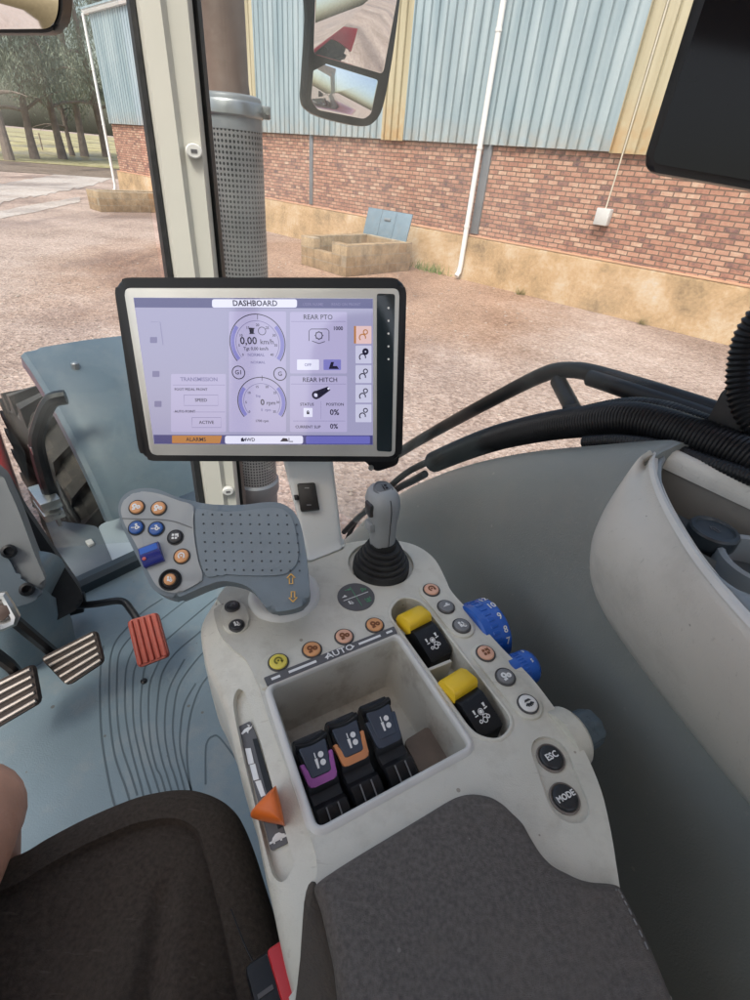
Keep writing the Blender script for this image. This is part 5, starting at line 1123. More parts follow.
# blue rocker block
bc = HP(152, 555, .004); bx = (HP(163, 548) - HP(142, 556)).normalized(); by = HN.cross(bx)
L = [[bc + bx * s * .0105 + by * v_ + HN * z for v_, z in ((-.0115, -.003), (-.0115, .003), (-.009, .005), (.0, .0085), (.009, .0065), (.0115, .003), (.0115, -.003))] for s in (-1, -.92, .92, 1)]
rk1 = MB().loft(L).build('rocker_block', BLUED, ml, 40, label='dark blue rocker block')
MB().prism(roundpoly([bc + bx * a + by * b_ + HN * (.0092 - .0022 * (b_ / .009)) for a, b_ in ((-.0092, .0012), (.0092, .0012), (.0092, .009), (-.0092, .009))], .001), (by * .24 + HN).normalized(), .001).build('bright_half', BLUE, rk1)
MB().lathe([(.0020, 0), (.0020, .0012), (0, .0014)], bc - bx * .007 + by * -.004 + HN * .0066, HN, 12).build('red_mark', RED, rk1)
# neck going down to the collar
top_ = spline([HP(*q, -.014) for q in ((262, 590), (280, 584), (302, 584), (305, 594), (300, 602), (285, 606), (270, 604))], 4)
bc_ = spline([T(*q, .004) for q in ((264, 600), (278, 592), (302, 589), (309, 594), (307, 604), (292, 611), (273, 612))], 4)
MB().loft([top_, [a * .5 + b * .5 for a, b in zip(top_, bc_)], bc_, [p + V((0, 0, -.01)) for p in bc_]]).build('neck', GREYH, ml, 60)
cl = [T(*q) for q in ((247, 602), (255, 586), (278, 574), (303, 573), (318, 583), (319, 602), (306, 616), (282, 623), (258, 618))]; cl = spline(cl, 4); cc = sum(cl, V()) / len(cl)
MB().loft([[p + V((0, 0, -.002)) for p in cl], [cc + (p - cc) * .97 + V((0, 0, .003)) for p in cl], [cc + (p - cc) * .9 + V((0, 0, .006)) for p in cl], [cc + (p - cc) * .8 + V((0, 0, .007)) for p in cl], [cc + (p - cc) * .70 + V((0, 0, .006)) for p in cl]]).build('collar', LIP, ml, 60)
icon('uphollow', HP(291, 579, .0006), hax, hay, .0105, OCHREP, ml, .0013, 'arrow_mark')
icon('downhollow', HP(293, 596.5, .0006), hax, hay, .0105, OCHREP, ml, .0013, 'arrow_mark')

# ------------------------------------------------------------------ JOYSTICK
jc = T(381, 566); js = thing('joystick', 'slim grey joystick on a ribbed black rubber boot', 'joystick', jc)
prof = [(.0385, -.004), (.0385, .003)]
for k in range(5):
    r_ = .0375 - .0036 * k; z = .004 + .0068 * k; prof += [(r_, z), (r_ + .0005, z + .003), (r_ - .0005, z + .0055), (r_ - .0062, z + .006)]
prof += [(.0175, .040), (.0165, .046)]
MB().lathe(prof, jc, CZV, 40).build('boot', BLACKR, js, 60)
jt = V((-.05, .02, 1)).normalized(); ja = (CU - jt * CU.dot(jt)).normalized(); jb_ = jt.cross(ja); R_ = []
for h_, a, b_, off in ((.040, .0155, .0165, 0), (.052, .0160, .0175, 0), (.070, .0165, .0185, 0), (.078, .0175, .0195, .001), (.088, .0195, .0215, .002), (.099, .0210, .0230, .003), (.109, .0205, .0225, .004), (.116, .0180, .0205, .005), (.1205, .0145, .0170, .006), (.122, .010, .012, .006)):
    R_.append([jc + jt * h_ + jb_ * off + ja * a * math.copysign(abs(math.cos(t)) ** .85, math.cos(t)) + jb_ * b_ * math.copysign(abs(math.sin(t)) ** .85, math.sin(t)) for t in [2 * math.pi * k / 32 for k in range(32)]])
gj = MB().loft(R_).build('grip', GREYJ, js, 60)
fr = [r[24] + (r[24] - (jc + jt * h)).normalized() * .0002 for r, h in zip(R_[:8], (.04, .052, .07, .078, .088, .099, .109, .116))]
MB().tube(fr, .0005, 6).build('seam', BLACK, gj)
cp_c = jc + jt * .1223 + jb_ * .004; cn = (jt * .9 - jb_ * .25).normalized()
cpp = MB().lathe([(.0125, -.004), (.0125, .0008), (.0112, .0014), (.0104, .0004), (.009, .0012), (0, .0016)], cp_c, cn, 32).build('top_cap', mat('joy_cap_grey', (.12, .13, .14), .4, .05), gj)
icon('ram', cp_c + cn * .0018, ja, cn.cross(ja), .006, BLACK, cpp, .0012)
for h_, s_ in ((.100, .012), (.074, .009)):
    MB().box(jc + jt * h_ - ja * .0185 + jb_ * .0, ja, jb_, jt, .010, .016, s_ * 1.6, .003).build('trigger', BTNK if h_ > .09 else GREYJ, gj)

# ------------------------------------------------------------------ SCREEN
SH = V((.9955, .060, .073)).normalized(); SN = V((.034, -.963, .264)); SN = (SN - SH * SN.dot(SH)).normalized(); SU = SN.cross(SH); SU = SU if SU.z > 0 else -SU
S0_ = dist((262, 370), .655)
SP = lambda x, y, d=0: pl((x, y), S0_ + SN * d, SN)
td = thing('terminal_display', 'black framed touch terminal showing the dashboard page on a white post', 'display', T(325, 552))
MB().prism(roundpoly([SP(112.5, 277.5), SP(407, 277.5), SP(402, 462), SP(140, 461)], .022, 10), SN, .034, .006, seg=4, botbev=True).build('case', BLACK, td, 50)
MB().prism(roundpoly([SP(123.5, 288, .0012), SP(399.5, 288.5, .0012), SP(395, 456.5, .0012), SP(150.5, 455, .0012)], .008, 6), SN, .003, .0012).build('silver_frame', SILVER, td)
scr = MB().prism([SP(133.3, 297.5, .0016), SP(373, 298.5, .0016), SP(373, 445, .0016), SP(154, 444, .0016)], SN, .0006).build('screen', SCREENBG, td, 0)
ks = MB().prism(roundpoly([SP(376.8, 293.5, .0018), SP(395, 294, .0018), SP(391.8, 452, .0018), SP(376.8, 451, .0018)], .003), SN, .001, .0003).build('key_strip', mat('gloss_slate', (.02, .03, .036), .15, .1), td)
for k in range(5):
    MB().lathe([(.0013, 0), (.0013, .0003), (0, .0004)], SP(388.5, 308 + k * 12.8, .0020), SN, 10).build('key_dot', WHITE, ks)
KX = (SP(373, 370) - SP(145, 370)).length / 228                     # metres per photo pixel on the screen
def W(pts, m, d, name='widget', r=.0008): return MB().prism(roundpoly([SP(*q, .0016 + d) for q in pts], r, 4) if r else [SP(*q, .0016 + d) for q in pts], SN, d * .5).build(name, m, scr, 0)
def Wr(x0, y0, x1, y1, m, d, name='widget', r=.0012): return W(((x0, y0), (x1, y0), (x1, y1), (x0, y1)), m, d, name, r)
def Wt(s, x, y, px, m=SCRDARK, al='CENTER', b=.00006, sx=1): return text(s, SP(x, y, .00255), SH, SU, px * KX * 1.35, m, scr, 'lettering', al, .00004, b, sx)
def Wl(pts, m, w=.0004, d=.0008): return MB().ribbon([SP(*q, .0016 + d) for q in pts], w, SN, h=.0001).build('line', m, scr, 0)
def ringp(x, y, r, a0, a1, w, m, d=.0007, name='gauge_arc'): return MB().ribbon([SP(x, y, .0016 + d) + (SH * math.cos(R(a0 + (a1 - a0) * k / 36)) + SU * math.sin(R(a0 + (a1 - a0) * k / 36))) * r * KX for k in range(37)], w * KX, SN, h=.0001).build(name, m, scr, 0)
W(((133.6, 297.8), (372.8, 298.8), (372.8, 308.5), (134.8, 307.5)), SCRHEAD, .0003, 'header_bar', 0)
Wr(212, 299.2, 297, 307.6, SCRWHITE, .0005, 'title_pill', .003); Wt('DASHBOARD', 255, 303.5, 5.3, b=.0002)
Wt('USER NAME', 313, 304.5, 2.8, SCRMID); Wt('READ ON FRONT', 346, 304.5, 2.6, SCRMID)
for x0, y0, x1, y1 in ((229, 311.5, 286, 432), (290, 312, 347, 373.5), (290, 376, 347, 432), (171, 374, 226, 432)): Wr(x0, y0, x1, y1, SCRPANEL, .0003, 'panel', .002)
# gauges
for cx, cy, r_, tk in ((257.5, 343.5, 27, 9), (262, 402, 24.5, 8)):
    ringp(cx, cy, r_, -38, 218, .8, SCRDARK); ringp(cx, cy, r_ - 2.6, -38, 40, 3.6, SCRARC, .0006); ringp(cx, cy, r_ - 2.6, 140, 218, 3.6, SCRARC, .0006)
    ringp(cx, cy, r_ - 6, -38, 218, .5, SCRMID)
    for k in range(tk):
        a = -38 + 256 * k / (tk - 1); Wt(str((tk - 1 - k) * 5), cx + math.cos(R(a)) * (r_ - 8.6), cy - math.sin(R(a)) * (r_ - 8.6), 2.5, SCRDARK)
    Wl([(cx, cy - r_ - 2), (cx, cy - r_ + 3)], SCRDARK, .0006)
Wt('0,00', 248.5, 341, 7.2, SCRDARK, b=.00022); Wt('km/h', 267, 342, 5, SCRDARK, b=.00003); Wt('Tgt 0,00 km/h', 256, 348.8, 3.2, SCRDARK); Wt('NORMAL', 256, 355, 3, SCRMID)
W(((249, 328), (254, 328), (250, 334), (253.5, 334)), SCRDARK, .0007, 'speed_symbol', 0); Wl([(249.4, 328), (254.5, 334), (249.4, 334), (254.5, 328), (249.4, 328)], SCRDARK, .0010); ringp(262, 331, 3.6, 0, 360, .6, SCRDARK)
Wr(247, 358.5, 270, 365.5, SCRPANEL, .0005, 'gauge_pill', .003); Wt('NORMAL', 258, 362.5, 2.6, SCRMID)
Wt('0', 262.5, 402.5, 6.2, SCRDARK, b=.0002); Wt('rpm', 271, 403, 4.2); Wt('Eng', 258, 396, 2.4, SCRMID); Wt('0  rpm', 266, 410, 2.8, SCRMID); Wr(252, 417.5, 272, 424, SCRPANEL, .0005, 'gauge_pill', .003); Wt('1700 rpm', 262, 421, 2.6)
for cx, cy, s_ in ((238.5, 372.5, 'G1'), (280, 374, 'G')):
    ringp(cx, cy, 6.2, 0, 360, .9, SCRDARK); Wt(s_, cx, cy, 4.4, SCRDARK, b=.0001)
Wt('TRANSMISSION', 199, 379.5, 4, SCRMID); Wt('FOOT PEDAL FRONT', 191, 389.5, 2.6); Wl([(173, 385), (225, 385)], SCRMID); Wl([(173, 412), (225, 412)], SCRMID)
for x0, y0, x1, y1, s_ in ((184, 395, 218, 405.5, 'SPEED'), (192, 417.5, 221, 427.5, 'ACTIVE')):
    Wl([(x0, y0), (x1, y0), (x1, y1), (x0, y1), (x0, y0)], SCRMID, .0005); Wt(s_, (x0 + x1) / 2, (y0 + y1) / 2, 3.4, SCRDARK)
Wt('AUTO POINT', 185, 411.5, 2.6)
# side icons at far left
for y in (340, 374, 404): Wr(150 + (y - 340) * .07, y - 3, 157 + (y - 340) * .07, y + 3, SCRMID, .0004, 'side_symbol')
Wl([(151, 322), (160, 322), (163, 345)], SCRMID)
# right cards
Wt('REAR PTO', 318, 317.3, 4.6); Wl([(291, 321.5), (346, 321.5)], SCRMID); Wt('1000', 338, 328.5, 3.6, SCRDARK, b=.00014)
Wl([(309, 341), (309, 331), (311, 329), (327, 329), (329, 331), (329, 341)], SCRDARK, .0008); ringp(319, 335.5, 3.2, 0, 360, .9, SCRDARK); Wl([(312, 341), (319, 343.5), (325, 341.5)], SCRDARK, .0008)
for k in range(8): a = R(45 * k); Wl([(319 + 3.2 * math.cos(a), 335.5 + 3.2 * math.sin(a)), (319 + 4.4 * math.cos(a), 335.5 + 4.4 * math.sin(a))], SCRDARK, .0009)
Wr(297, 359.5, 319, 370, SCRWHITE, .0004, 'key_off'); Wt('OFF', 308, 365, 3, SCRMID); Wr(323.5, 359.5, 341, 370, SCRARC, .0005, 'key_on'); W(((329, 368), (331, 362), (334, 362), (333, 366), (337, 366), (339, 369), (329, 369)), SCRDARK, .0007, 'seat_symbol', 0)
Wt('REAR HITCH', 320, 380, 4.6); Wl([(291, 384), (346, 384)], SCRMID)
W(((314, 391.5), (328, 386.5), (330.5, 390), (319, 398.5)), SCRDARK, .0006, 'hitch_arm', .001); ringp(316, 395, 3.2, 0, 360, 2, SCRDARK, .0008); ringp(316, 395, .8, 0, 360, 1.4, SCRWHITE, .0009); ringp(328.5, 388.6, .6, 0, 360, 1.0, SCRWHITE, .0009)
Wt('STATUS', 307, 404.5, 3); Wt('POSITION', 335, 404.5, 3); Wl([(321, 401), (321, 419)], SCRMID, .0003); Wl([(293, 421), (345, 421)], SCRMID)
Wr(303.5, 408, 312.5, 417, SCRWHITE, .0004, 'lock_box', .001); icon('lock', SP(308, 412.5, .0023), SH, SU, 3.4 * KX, SCRDARK, scr)
Wt('0%', 334.5, 412.5, 6, SCRDARK, b=.0002); Wt('CURRENT SLIP', 308, 427, 3); Wt('0%', 334, 426.5, 5.2, SCRDARK, b=.00018)
for k in range(5):
    y = 326 + k * 19.6; Wr(355.5, y, 371.5, y + 17.8, SCRPINK if k == 0 else SCRTAB, .0004, 'tab'); ringp(362.5, y + 11.5, 3.0, -20, 230, 1.1, SCROR if k == 0 else SCRDARK); ringp(365.5, y + 6, 2.0, 0, 360, 1.0 if k != 1 else 2.4, SCROR if k == 0 else SCRDARK)
Wr(354, 326, 356, 343.5, SCROR, .0006, 'tab_edge', 0)
W(((153.4, 434.8), (372.8, 435.4), (372.8, 444.8), (154.2, 443.8)), SCRHEAD, .0003, 'footer_bar', 0)
W(((172, 435.5), (222, 435.7), (220, 443.4), (172, 443.2)), SCROR, .0005, 'alarm_bar', .0008); Wt('ALARMS', 196, 439.6, 4.2, SCRDARK)
Wr(225, 435.8, 303, 443.8, SCRWHITE, .0005, 'footer_pill', .003); W(((241, 441.5), (241, 438.5), (243, 437.5), (244.5, 441.5)), SCRDARK, .0007, 'footer_symbol', 0); Wt('4WD', 249.5, 439.8, 3.8, SCRDARK, b=.00012); W(((280, 441.5), (283, 438), (287, 438.5), (288.5, 441.5)), SCRDARK, .0007, 'footer_symbol', 0); Wl([(289, 438), (289, 441.5), (293, 441.5)], SCRDARK, .0012)
Wr(306, 436.2, 370, 443.8, SCRBAR, .0005, 'footer_field', .002)
# post, socket, side screw arm
pt = [SP(281, 452, -.045), SP(332, 455, -.045), SP(332, 455, -.075), SP(281, 452, -.075)]
pbm = [T(308, 562, .002), T(342, 549, .002), T(342, 540, .002), T(306, 548, .002)]
rnd_ = lambda P: roundpoly(P, .007, 4)
pR = [rnd_([a * (1 - t) + b * t for a, b in zip(pt, pbm)]) for t in (0, .3, .6, .9)] + [rnd_([b + (b - sum(pbm, V()) / 4) * k for b in pbm]) for k in (.02, .14)]
MB().loft(pR).build('post', WHITEP, td, 50)
fN2 = (pt[1] - pt[0]).cross(pbm[0] - pt[0]).normalized(); fN2 = fN2 if fN2.dot(-pt[0]) > 0 else -fN2
PF = lambda x, y, d=0: pl((x, y), pt[0] + fN2 * d, fN2)
MB().prism(roundpoly([PF(297, 483.5, .004), PF(315, 482.5, .004), PF(319.5, 509, .004), PF(300.5, 511, .004)], .002), fN2, .006, .0015).build('socket', BLACK, td)
MB().box(PF(296.5, 497.5, .004), (PF(310, 497) - PF(300, 497.5)).normalized(), (PF(300, 480) - PF(303, 500)).normalized(), fN2, .006, .007, .006, .001).build('socket_tab', BLACK, td)
for y in (488, 505): MB().ribbon([PF(304.5 + (y - 488) * .13, y, .0042), PF(309 + (y - 488) * .13, y, .0042)], .0015, fN2).build('socket_mark', BTNG, td)
MB().prism(roundpoly([SP(355, 452, -.03), SP(400, 452, -.03), SP(398, 465, -.03), SP(376, 472, -.03)], .006), SN, .02, .004).build('clamp', BLACK, td)
MB().lathe([(.004, 0), (.004, .003), (.002, .003), (.002, .001)], SP(371, 467.5, -.029), SN, 12).build('clamp_screw', CHROME, td)

# ------------------------------------------------------------------ WHEEL ARCH LINING, TRAY, RAIL, HOSES
wa = thing('wheel_arch', 'smooth grey-green inner wheel arch curving down beside the console', 'wheel arch', tf(.5, .3, FZ))
tops = [(-.50, -.235), (-.3, -.215), (-.1, -.205), (.1, -.21), (.20, -.22), (.255, -.232), (.268, -.235), (.275, -.237), (.292, -.242), (.388, -.300), (.46, -.345), (.532, -.395), (.61, -.455), (.691, -.525), (.78, -.615), (.87, -.72), (.95, -.83), (1.022, -.934), (1.06, -1.1)]
tops = spline([V((a, b, 0)) for a, b in tops], 4, False); rings = []
for p in tops:
    f_, z = p.x, p.y; lo = FZ - .1
    pr = [(.62, z - .05), (.585, z - .008), (.545, z + .004), (.515, z - .002), (.49, z - .016), (.472, z - .036), (.458, z - .065), (.448, z - .11), (.440, z - .2), (.430, z - .35), (.42, min(z - .5, -.8)), (.41, lo)]
    if f_ < .270: pr = [(u_, (min(zz, -.345) if u_ > .475 else min(zz, -.300) if u_ > .465 else zz)) for u_, zz in pr]      # let down for the tray
    rings.append([tf(u_, f_, max(zz, lo)) for u_, zz in pr])
MB().loft(rings, closed=False).build('lining', LID, wa, 60)
# beige panel and tray
ty = thing('storage_tray', 'pale moulded side panel with a tray and a round black socket cap', 'side panel', tf(.42, 0, FZ))
TZ = -.245
Lp = [(656, 450), (650.8, 462), (652, 476), (657, 492), (665, 510), (677, 532), (692, 556), (710, 580), (730, 604), (750, 626), (790, 668), (850, 730)]
Wp = [(650.5, 451), (638, 459), (616, 490), (601, 516), (591, 545), (591.5, 582), (608, 620), (648, 677), (698, 741), (750, 806), (820, 890), (930, 1010)]
Lc = spline([hz(q, TZ) for q in Lp], 5, False); Wc = spline([onu((650.5, 450.5), .495)] + [onu(q, (.49, .482, .466, .452)[i] if i < 4 else .438) for i, q in enumerate(Wp) if i], 5, False)
rg = []
for i, (a, b) in enumerate(zip(Lc, Wc)):
    bulge = -CU * .022 + CZV * .012; r_ = [a + CU * .012 + V((0, 0, .0)), a + V((0, 0, .003)), a - CU * .004 + V((0, 0, .0)), a - CU * .006 + V((0, 0, -.006))]
    a2 = a - CU * .006 + V((0, 0, -.008))
    for t in (.15, .35, .55, .75, .9, 1): r_.append(a2 * (1 - t) + b * t + bulge * (4 * t * (1 - t)) * (min(1, (a2 - b).length / .12)))
    r_.append(b + CU * .03 - CZV * .02)
    rg.append(r_)
MB().loft(rg, closed=False).build('panel', BEIGE2, ty, 50)
# bright lip, inner grey rim, tray walls
lipr = [[a + CU * -.0045 + V((0, 0, .002)), a + CU * -.001 + V((0, 0, .0055)), a + CU * .004 + V((0, 0, .0045)), a + CU * .006 + V((0, 0, -.002))] for a in Lc]
MB().loft(lipr, closed=False).build('lip', LIP, ty, 60)
GT = mat('tray_rim_grey', (.24, .27, .285), .45, .06, 10); TD = mat('tray_floor_slate', (.075, .095, .11), .4, .1, 10, dirt=((.2, .18, .14), .5, 16))
In = spline([hz(q, TZ) for q in ((667, 456), (663, 468), (665, 490), (672, 508), (685, 532), (703, 558), (722, 579), (742, 592), (765, 600), (800, 640), (850, 690), (880, 715))], 5, False)
rr = []
for a, b in zip(Lc, In): rr.append([a + CU * .006 + V((0, 0, -.004)), a + (b - a).normalized() * .010 + V((0, 0, .001)), b * .8 + a * .2 + V((0, 0, .001)), b + V((0, 0, -.004)), b + V((0, 0, -.03)), b + V((0, 0, -.055)) + (b - a) * .15])
MB().loft(rr, closed=False).build('tray_rim', GT, ty, 60)
fl_ = [b + V((0, 0, -.052)) for b in In] + [tf(.75, -.1, TZ - .052), tf(.75, .2, TZ - .052), hz((672, 455), TZ) + CF * .02 + V((0, 0, -.052))]
MB().prism(fl_, CZV, .01).build('tray_floor', TD, ty, 0)
bw0, bw1 = hz((655, 450), TZ), hz((750, 493), TZ); bd = (bw1 - bw0).normalized(); bn_ = V((-bd.y, bd.x, 0)); bn_ = bn_ if bn_.dot(CF) > 0 else -bn_
bw0 = bw0 - bd * .004; bw1 = bw1 + bd * .3; sg_ = (bw0, bw0 * .75 + bw1 * .25, bw0 * .4 + bw1 * .6, bw1)
MB().loft([[p + bn_ * .0 + V((0, 0, -.016)), p + bn_ * .001 + V((0, 0, -.004)), p + bn_ * .006 + V((0, 0, .003)), p + bn_ * .012 + V((0, 0, .005)), p + bn_ * .02 + V((0, 0, .003)), p + bn_ * .026 + V((0, 0, -.004)), p + bn_ * .028 + V((0, 0, -.08)), p + bn_ * .02 + V((0, 0, -.08)), p + bn_ * .014 + V((0, 0, -.018))] for p in sg_]).build('back_rim', BEIGE2, ty, 40)
MB().loft([[p + bn_ * .003 + V((0, 0, -.0165)), p + bn_ * .012 + V((0, 0, -.0185)), p + bn_ * .012 + V((0, 0, -.07)), p + bn_ * -.012 + V((0, 0, -.07)), p + bn_ * -.012 + V((0, 0, -.055))] for p in sg_]).build('back_wall', mat('tray_back_wall', (.15, .14, .12), .5, .1, 9, dirt=((.06, .052, .042), .7, 12)), ty, 40)
cc_ = hz((714, 531), TZ - .022); MB().lathe([(.020, -.034), (.020, -.012), (.0225, -.011), (.0225, .001), (.021, .003), (.0175, .0035), (.0165, .0015), (.0, .0018)], cc_, CZV, 40).build('socket_cap', mat('cap_dark_slate', (.028, .036, .042), .38, .1, 60), ty)
icon('uphollow', cc_ + V((0, 0, .002)), CU, CF, .009, DGREY, ty, .0012)
cup = hz((764, 565), TZ - .03); MB().lathe([(.040, -.025), (.040, .004), (.037, .006), (.033, .004), (.031, -.03), (0, -.03)], cup, CZV, 40).build('cup_ring', GT, ty)

gr_ = thing('grab_rail', 'black double tube guard rail above the corrugated hoses', 'rail', onu((565, 375), .66))
a_ = [onu(q, .66) for q in ((385, 462), (420, 440), (470, 412), (520, 385.5), (545, 374), (558, 370.5), (572, 370), (588, 372), (620, 381), (680, 400), (750, 424), (830, 452))]
MB().tube(spline(a_, 6, False), .0135, 14).build('upper_tube', BLACK, gr_)
b_ = [onu(q, .645) for q in ((590, 378), (612, 385), (650, 398), (700, 415), (750, 435), (830, 466))]
MB().tube(spline(b_, 6, False), .0125, 14).build('lower_tube', BLACK, gr_)
MB().tube([onu((558, 381), .655), onu((575, 413), .62)], .013, 14).build('strut', BLACK, gr_)
b = MB(); c = onu((577, 412), .60); b.box(c, CU, CF, CZV, .03, .035, .012, .003); b.build('foot_plate', BLACKR, gr_)
def corr(name, label, pts, rad, pitch, m=BLACK, depth=.12):
    sp_ = spline(pts, 30, False); ps = [sp_[0]]; acc = 0
    for p in sp_[1:]:
        while (p - ps[-1]).length >= pitch / 4: ps.append(ps[-1] + (p - ps[-1]).normalized() * (pitch / 4))
    rr = [rad * (1 + depth * (1, .6, -1, -.6)[i % 4] * .5) for i in range(len(ps))]
    o = MB().tube(ps, rr, 14).build(name, m, None, 60); return tag(o, label, 'hose')
corr('corrugated_hose', 'thick black corrugated hose lying along the wheel arch', [onu(q, .585) for q in ((434, 462), (465, 449), (500, 437), (545, 427), (590, 421), (625, 419), (655, 424), (690, 436), (725, 449), (760, 465), (820, 500))], .0225, .0048, depth=.09)
corr('corrugated_hose', 'second corrugated hose just behind the thick one', [onu(q, .615) for q in ((560, 424), (620, 412), (660, 415), (700, 429), (750, 446), (830, 480))], .019, .0048, depth=.09)
corr('corrugated_hose', 'thin corrugated tube under the thick hose beside the tray', [onu(q, .555) for q in ((585, 442), (620, 441), (660, 447), (700, 460), (760, 482), (820, 512))], .0085, .004)
tag(MB().tube(spline([onu(q, .60) for q in ((340, 560), (352, 528), (366, 510), (382, 494), (405, 474), (430, 461), (455, 452), (480, 444))], 6, False), .0085, 10).build('cable', BLACKR, None), 'black cable looping down behind the joystick', 'cable')
b = MB(); b.tube(spline([onu(q, .57) for q in ((344, 532), (360, 516), (378, 503), (395, 490), (412, 481), (425, 474))], 6, False), .009, 10)
tag(b.build('cable_sleeve', BLACK, None), 'short black cable sleeve left of the joystick top', 'cable')
corr('coiled_lead', 'black coiled lead hanging at the right edge below the tablet', [onu(q, .60) for q in ((790, 285), (765, 310), (748, 335), (741, 362), (740, 390), (747, 412), (760, 430))], .0125, .006, depth=.18)
b = MB(); c = onu((749, 415), .62); b.box(c, CU, CF, CZV, .05, .06, .05, .008); tag(b.build('lead_clamp', BLACKR, None, 40), 'black clamp holding the coiled lead on the rail', 'clamp')

# ------------------------------------------------------------------ SEAT, BELT BUCKLE, LEG
SZ_ = -.56
se = thing('driver_seat', 'dark brown fabric driver seat cushion with a raised side bolster', 'seat', V((hz((140, 950), SZ_).x, hz((140, 950), SZ_).y, FZ)))
so_ = [(-130, 900), (-60, 868), (0, 847), (20, 840), (44, 826), (88, 804), (132, 786.5), (160, 780), (180, 778), (198, 779.5), (214, 785), (228, 794), (240, 808), (252, 836), (263, 870), (276, 912), (288, 958), (300, 1005), (318, 1070), (330, 1130), (100, 1250), (-150, 1200), (-220, 1050)]
sO = spline([hz(q, SZ_ - .03) for q in so_], 9); cS = hz((110, 1000), SZ_)
def sin_(pts, d):
    n_ = len(pts); o = []
    for i, p in enumerate(pts):
        t = (pts[(i + 2) % n_] - pts[i - 2]).normalized(); q = t.cross(CZV)
        if q.dot(cS - p) < 0: q = -q
        o.append(p + q * d)
    return o
rr = [[p + V((0, 0, -.13)) for p in sin_(sO, .03)], [p + V((0, 0, -.06)) for p in sin_(sO, .004)]]
for k in range(7):
    a = k / 6 * math.pi / 2; rr.append([p + V((0, 0, -.04 + .05 * math.sin(a))) for p in sin_(sO, .045 * (1 - math.cos(a)))])
ls = sin_(sO, .045)
for j in range(1, 46):
    k = 1 - j / 45.5; rr.append([cS + (p - cS) * k + V((0, 0, 0)) for p in ls])
crs = [hz(q, SZ_) for q in ((178, 842), (168, 865), (160, 890), (156, 920), (151, 960), (143, 1010), (130, 1090))]; crs = spline(crs, 8, False)
b = MB(); b.loft(rr)
for i in range(7 * len(sO), len(b.v)):                        # bolster step and the crease along it
    v = b.v[i]; best = (9, 0, 0)
    for k in range(len(crs) - 1):
        a, c = crs[k], crs[k + 1]; ab = (c - a).xy; t = max(0, min(1, (v - a).xy.dot(ab) / ab.length_squared)); dd = (v.xy - (a.xy + ab * t))
        if dd.length < best[0]: best = (dd.length, k + t, dd.x * CU.x + dd.y * CU.y)
    d_, kk, side = best; t = min(1, kk / (len(crs) * .35)); z = -.011 * t * math.exp(-(d_ / .012) ** 2)
    z += .012 * t * (1 - math.exp(-d_ / .02)) if side > 0 else -.012 * t * (1 - math.exp(-d_ / .05))
    v.z += z * min(1, max(0, (i / len(sO) - 8) / 22)) ** 1.2
b.build('cushion', SEAT, se, 80)
MB().prism([p + V((0, 0, -.12)) for p in sin_(sO, .05)], CZV, .10, .01).build('seat_base', BLACK, se)
bkc = tf(-.14, -.36, -.20); rr = []
for d_, k in ((-.06, .9), (-.05, .97), (0, 1), (.05, .97), (.07, .86), (.075, .5), (.076, .02)):
    rr.append([bkc + CF * d_ + (p - bkc) * k for p in rrect(bkc, CU, CZV, .50, .72, .14, 7)])
MB().loft(rr).build('backrest', SEAT, se, 60)
tr_ = spline([hz(q, SZ_ + .013) for q in ((231, 909), (236, 922), (245, 945), (256, 968), (262, 982))], 5, False)
MB().tube(tr_, .0007, 6).build('loose_thread', BLACK, se)
bu_c = hz((277, 985), SZ_ + .035); bk_ = thing('belt_buckle', 'black seat belt buckle with red release button beside the seat', 'buckle', bu_c)
ba = (hz((268, 962), SZ_ + .035) - hz((282, 1010), SZ_ + .035)).normalized(); bb = ba.cross(CZV)
MB().box(bu_c - ba * .02 + CZV * -.008, bb, ba, CZV, .038, .085, .022, .005).build('case', BLACK, bk_)
MB().box(bu_c - ba * .018 + bb * .009 + CZV * .004, bb, ba, CZV, .019, .080, .008, .003).build('release_button', mat('buckle_red', (.55, .02, .025), .3, .05), bk_)
for k in range(4): MB().box(bu_c - bb * .009 - ba * (.0 + .012 * k) + CZV * .0032, bb, ba, CZV, .012, .003, .001).build('ridge', DGREY, bk_)
# bare right leg at the left edge
lg = thing('person', 'bare knee of the seated driver in shorts at the left edge', 'person', hz((-110, 900), FZ))
kn_ = hz((-40, 836), -.52)
hip = kn_ - CF * .36 - CU * .20 + V((0, 0, -.01)); ank = kn_ + CF * .06 - CU * .16 + V((0, 0, -.48))
path = [hip, hip * .7 + kn_ * .3, hip * .35 + kn_ * .65, hip * .12 + kn_ * .88, kn_ + CF * .012 + V((0, 0, .0)), kn_ * .88 + ank * .12 + CF * .022, kn_ * .7 + ank * .3 + V((0, 0, 0)), kn_ * .45 + ank * .55, kn_ * .15 + ank * .85, ank, ank + V((0, 0, -.03))]
rad = [.080, .074, .062, .052, .048, .046, .050, .050, .036, .034, .036]
pth = spline(path, 5, False); rd = []
for i in range(len(pth)):
    t = i / (len(pth) - 1) * (len(path) - 1); k = min(len(path) - 2, int(t)); rd.append(rad[k] * (1 - (t - k)) + rad[k + 1] * (t - k))
b = MB(); b.tube(pth, rd, 24)
b.build('body', SKIN, lg, 80)
sh_c = ank + V((0, 0, -.055)); L = []
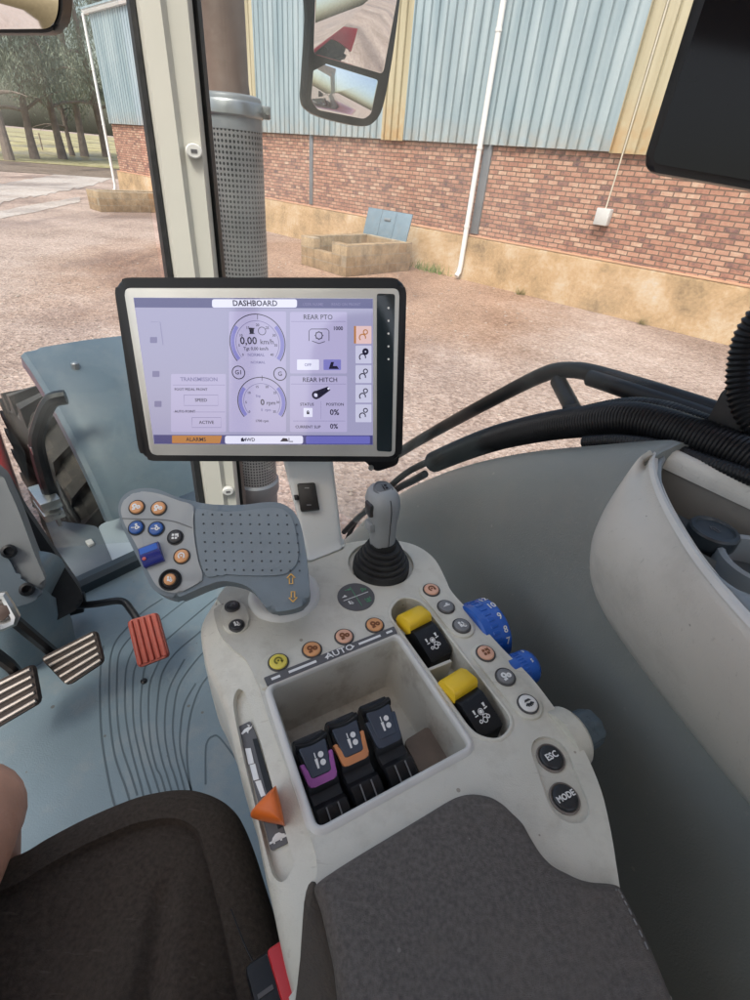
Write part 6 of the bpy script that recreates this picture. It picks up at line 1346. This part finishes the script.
for d_, w_, h_ in ((-.06, .018, .03), (-.04, .034, .05), (.03, .038, .06), (.10, .042, .04), (.17, .038, .03), (.20, .016, .015)):
    L.append([sh_c + CF * d_ + CU * w_ * math.cos(t) + V((0, 0, -.03 + max(-.012, h_ * math.sin(t)))) for t in [2 * math.pi * k / 16 for k in range(16)]])
MB().loft(L).build('shoe', BLACKR, lg, 60)
sh_p = pth[:14]; MB().tube([p for p in pth[:9]], [r * 1.16 for r in rd[:9]], 24).build('shorts', mat('dark_shorts', (.05, .05, .06), .9, .2, 20, .4, 900), lg, 80)

# ------------------------------------------------------------------ REAR OF THE TRACTOR (seen only in the mirrors)
rc = tf(1.06, -.62, -H + .95)
rf = thing('rear_axle', 'red rear fender over a large tyre, seen only in the wing mirror', 'rear axle', V((rc.x, rc.y, -H))); L = []
make_wheel(rf, rc, CU, CF, .95, .5, 22, RIM)
for k in range(17):
    a = R(40 + k * 7.5); e = CF * math.cos(a) + CZV * math.sin(a)
    L.append([rc + CU * w_ + e * (1.03 + d_) for w_, d_ in ((-.26, 0), (-.24, .02), (.2, .02), (.26, .0), (.27, -.06), (.25, -.06), (.22, -.02), (-.24, -.01))])
MB().loft(L).build('fender', RED, rf)
# ------------------------------------------------------------------ LIGHT
w = bpy.data.worlds.new('World'); sc.world = w; w.use_nodes = True
nt = w.node_tree; bg = nt.nodes['Background']; sk = nt.nodes.new('ShaderNodeTexSky'); sk.sky_type = 'NISHITA'; sk.sun_disc = False
SE, SA = R(58), R(200)                    # sun height; compass turn from +Y, clockwise
sk.sun_elevation = SE; sk.sun_rotation = SA; sk.air_density = 1.3; sk.dust_density = 5.0; sk.ozone_density = .6
nt.links.new(sk.outputs[0], bg.inputs['Color']); bg.inputs['Strength'].default_value = .11
sl = bpy.data.lights.new('sun', 'SUN'); so = bpy.data.objects.new('sun', sl); col.objects.link(so)
sl.energy = 1.5; sl.angle = R(16); sl.color = (1, .975, .94)
sd = V((math.sin(SA) * math.cos(SE), math.cos(SA) * math.cos(SE), math.sin(SE)))
so.rotation_euler = (-sd).to_track_quat('-Z', 'Y').to_euler(); so.location = (0, 0, 30)
sc.view_settings.view_transform = 'Standard'; sc.view_settings.look = 'None'; sc.view_settings.gamma = 1; sc.view_settings.use_curve_mapping = False
sc.view_settings.exposure = 1.18
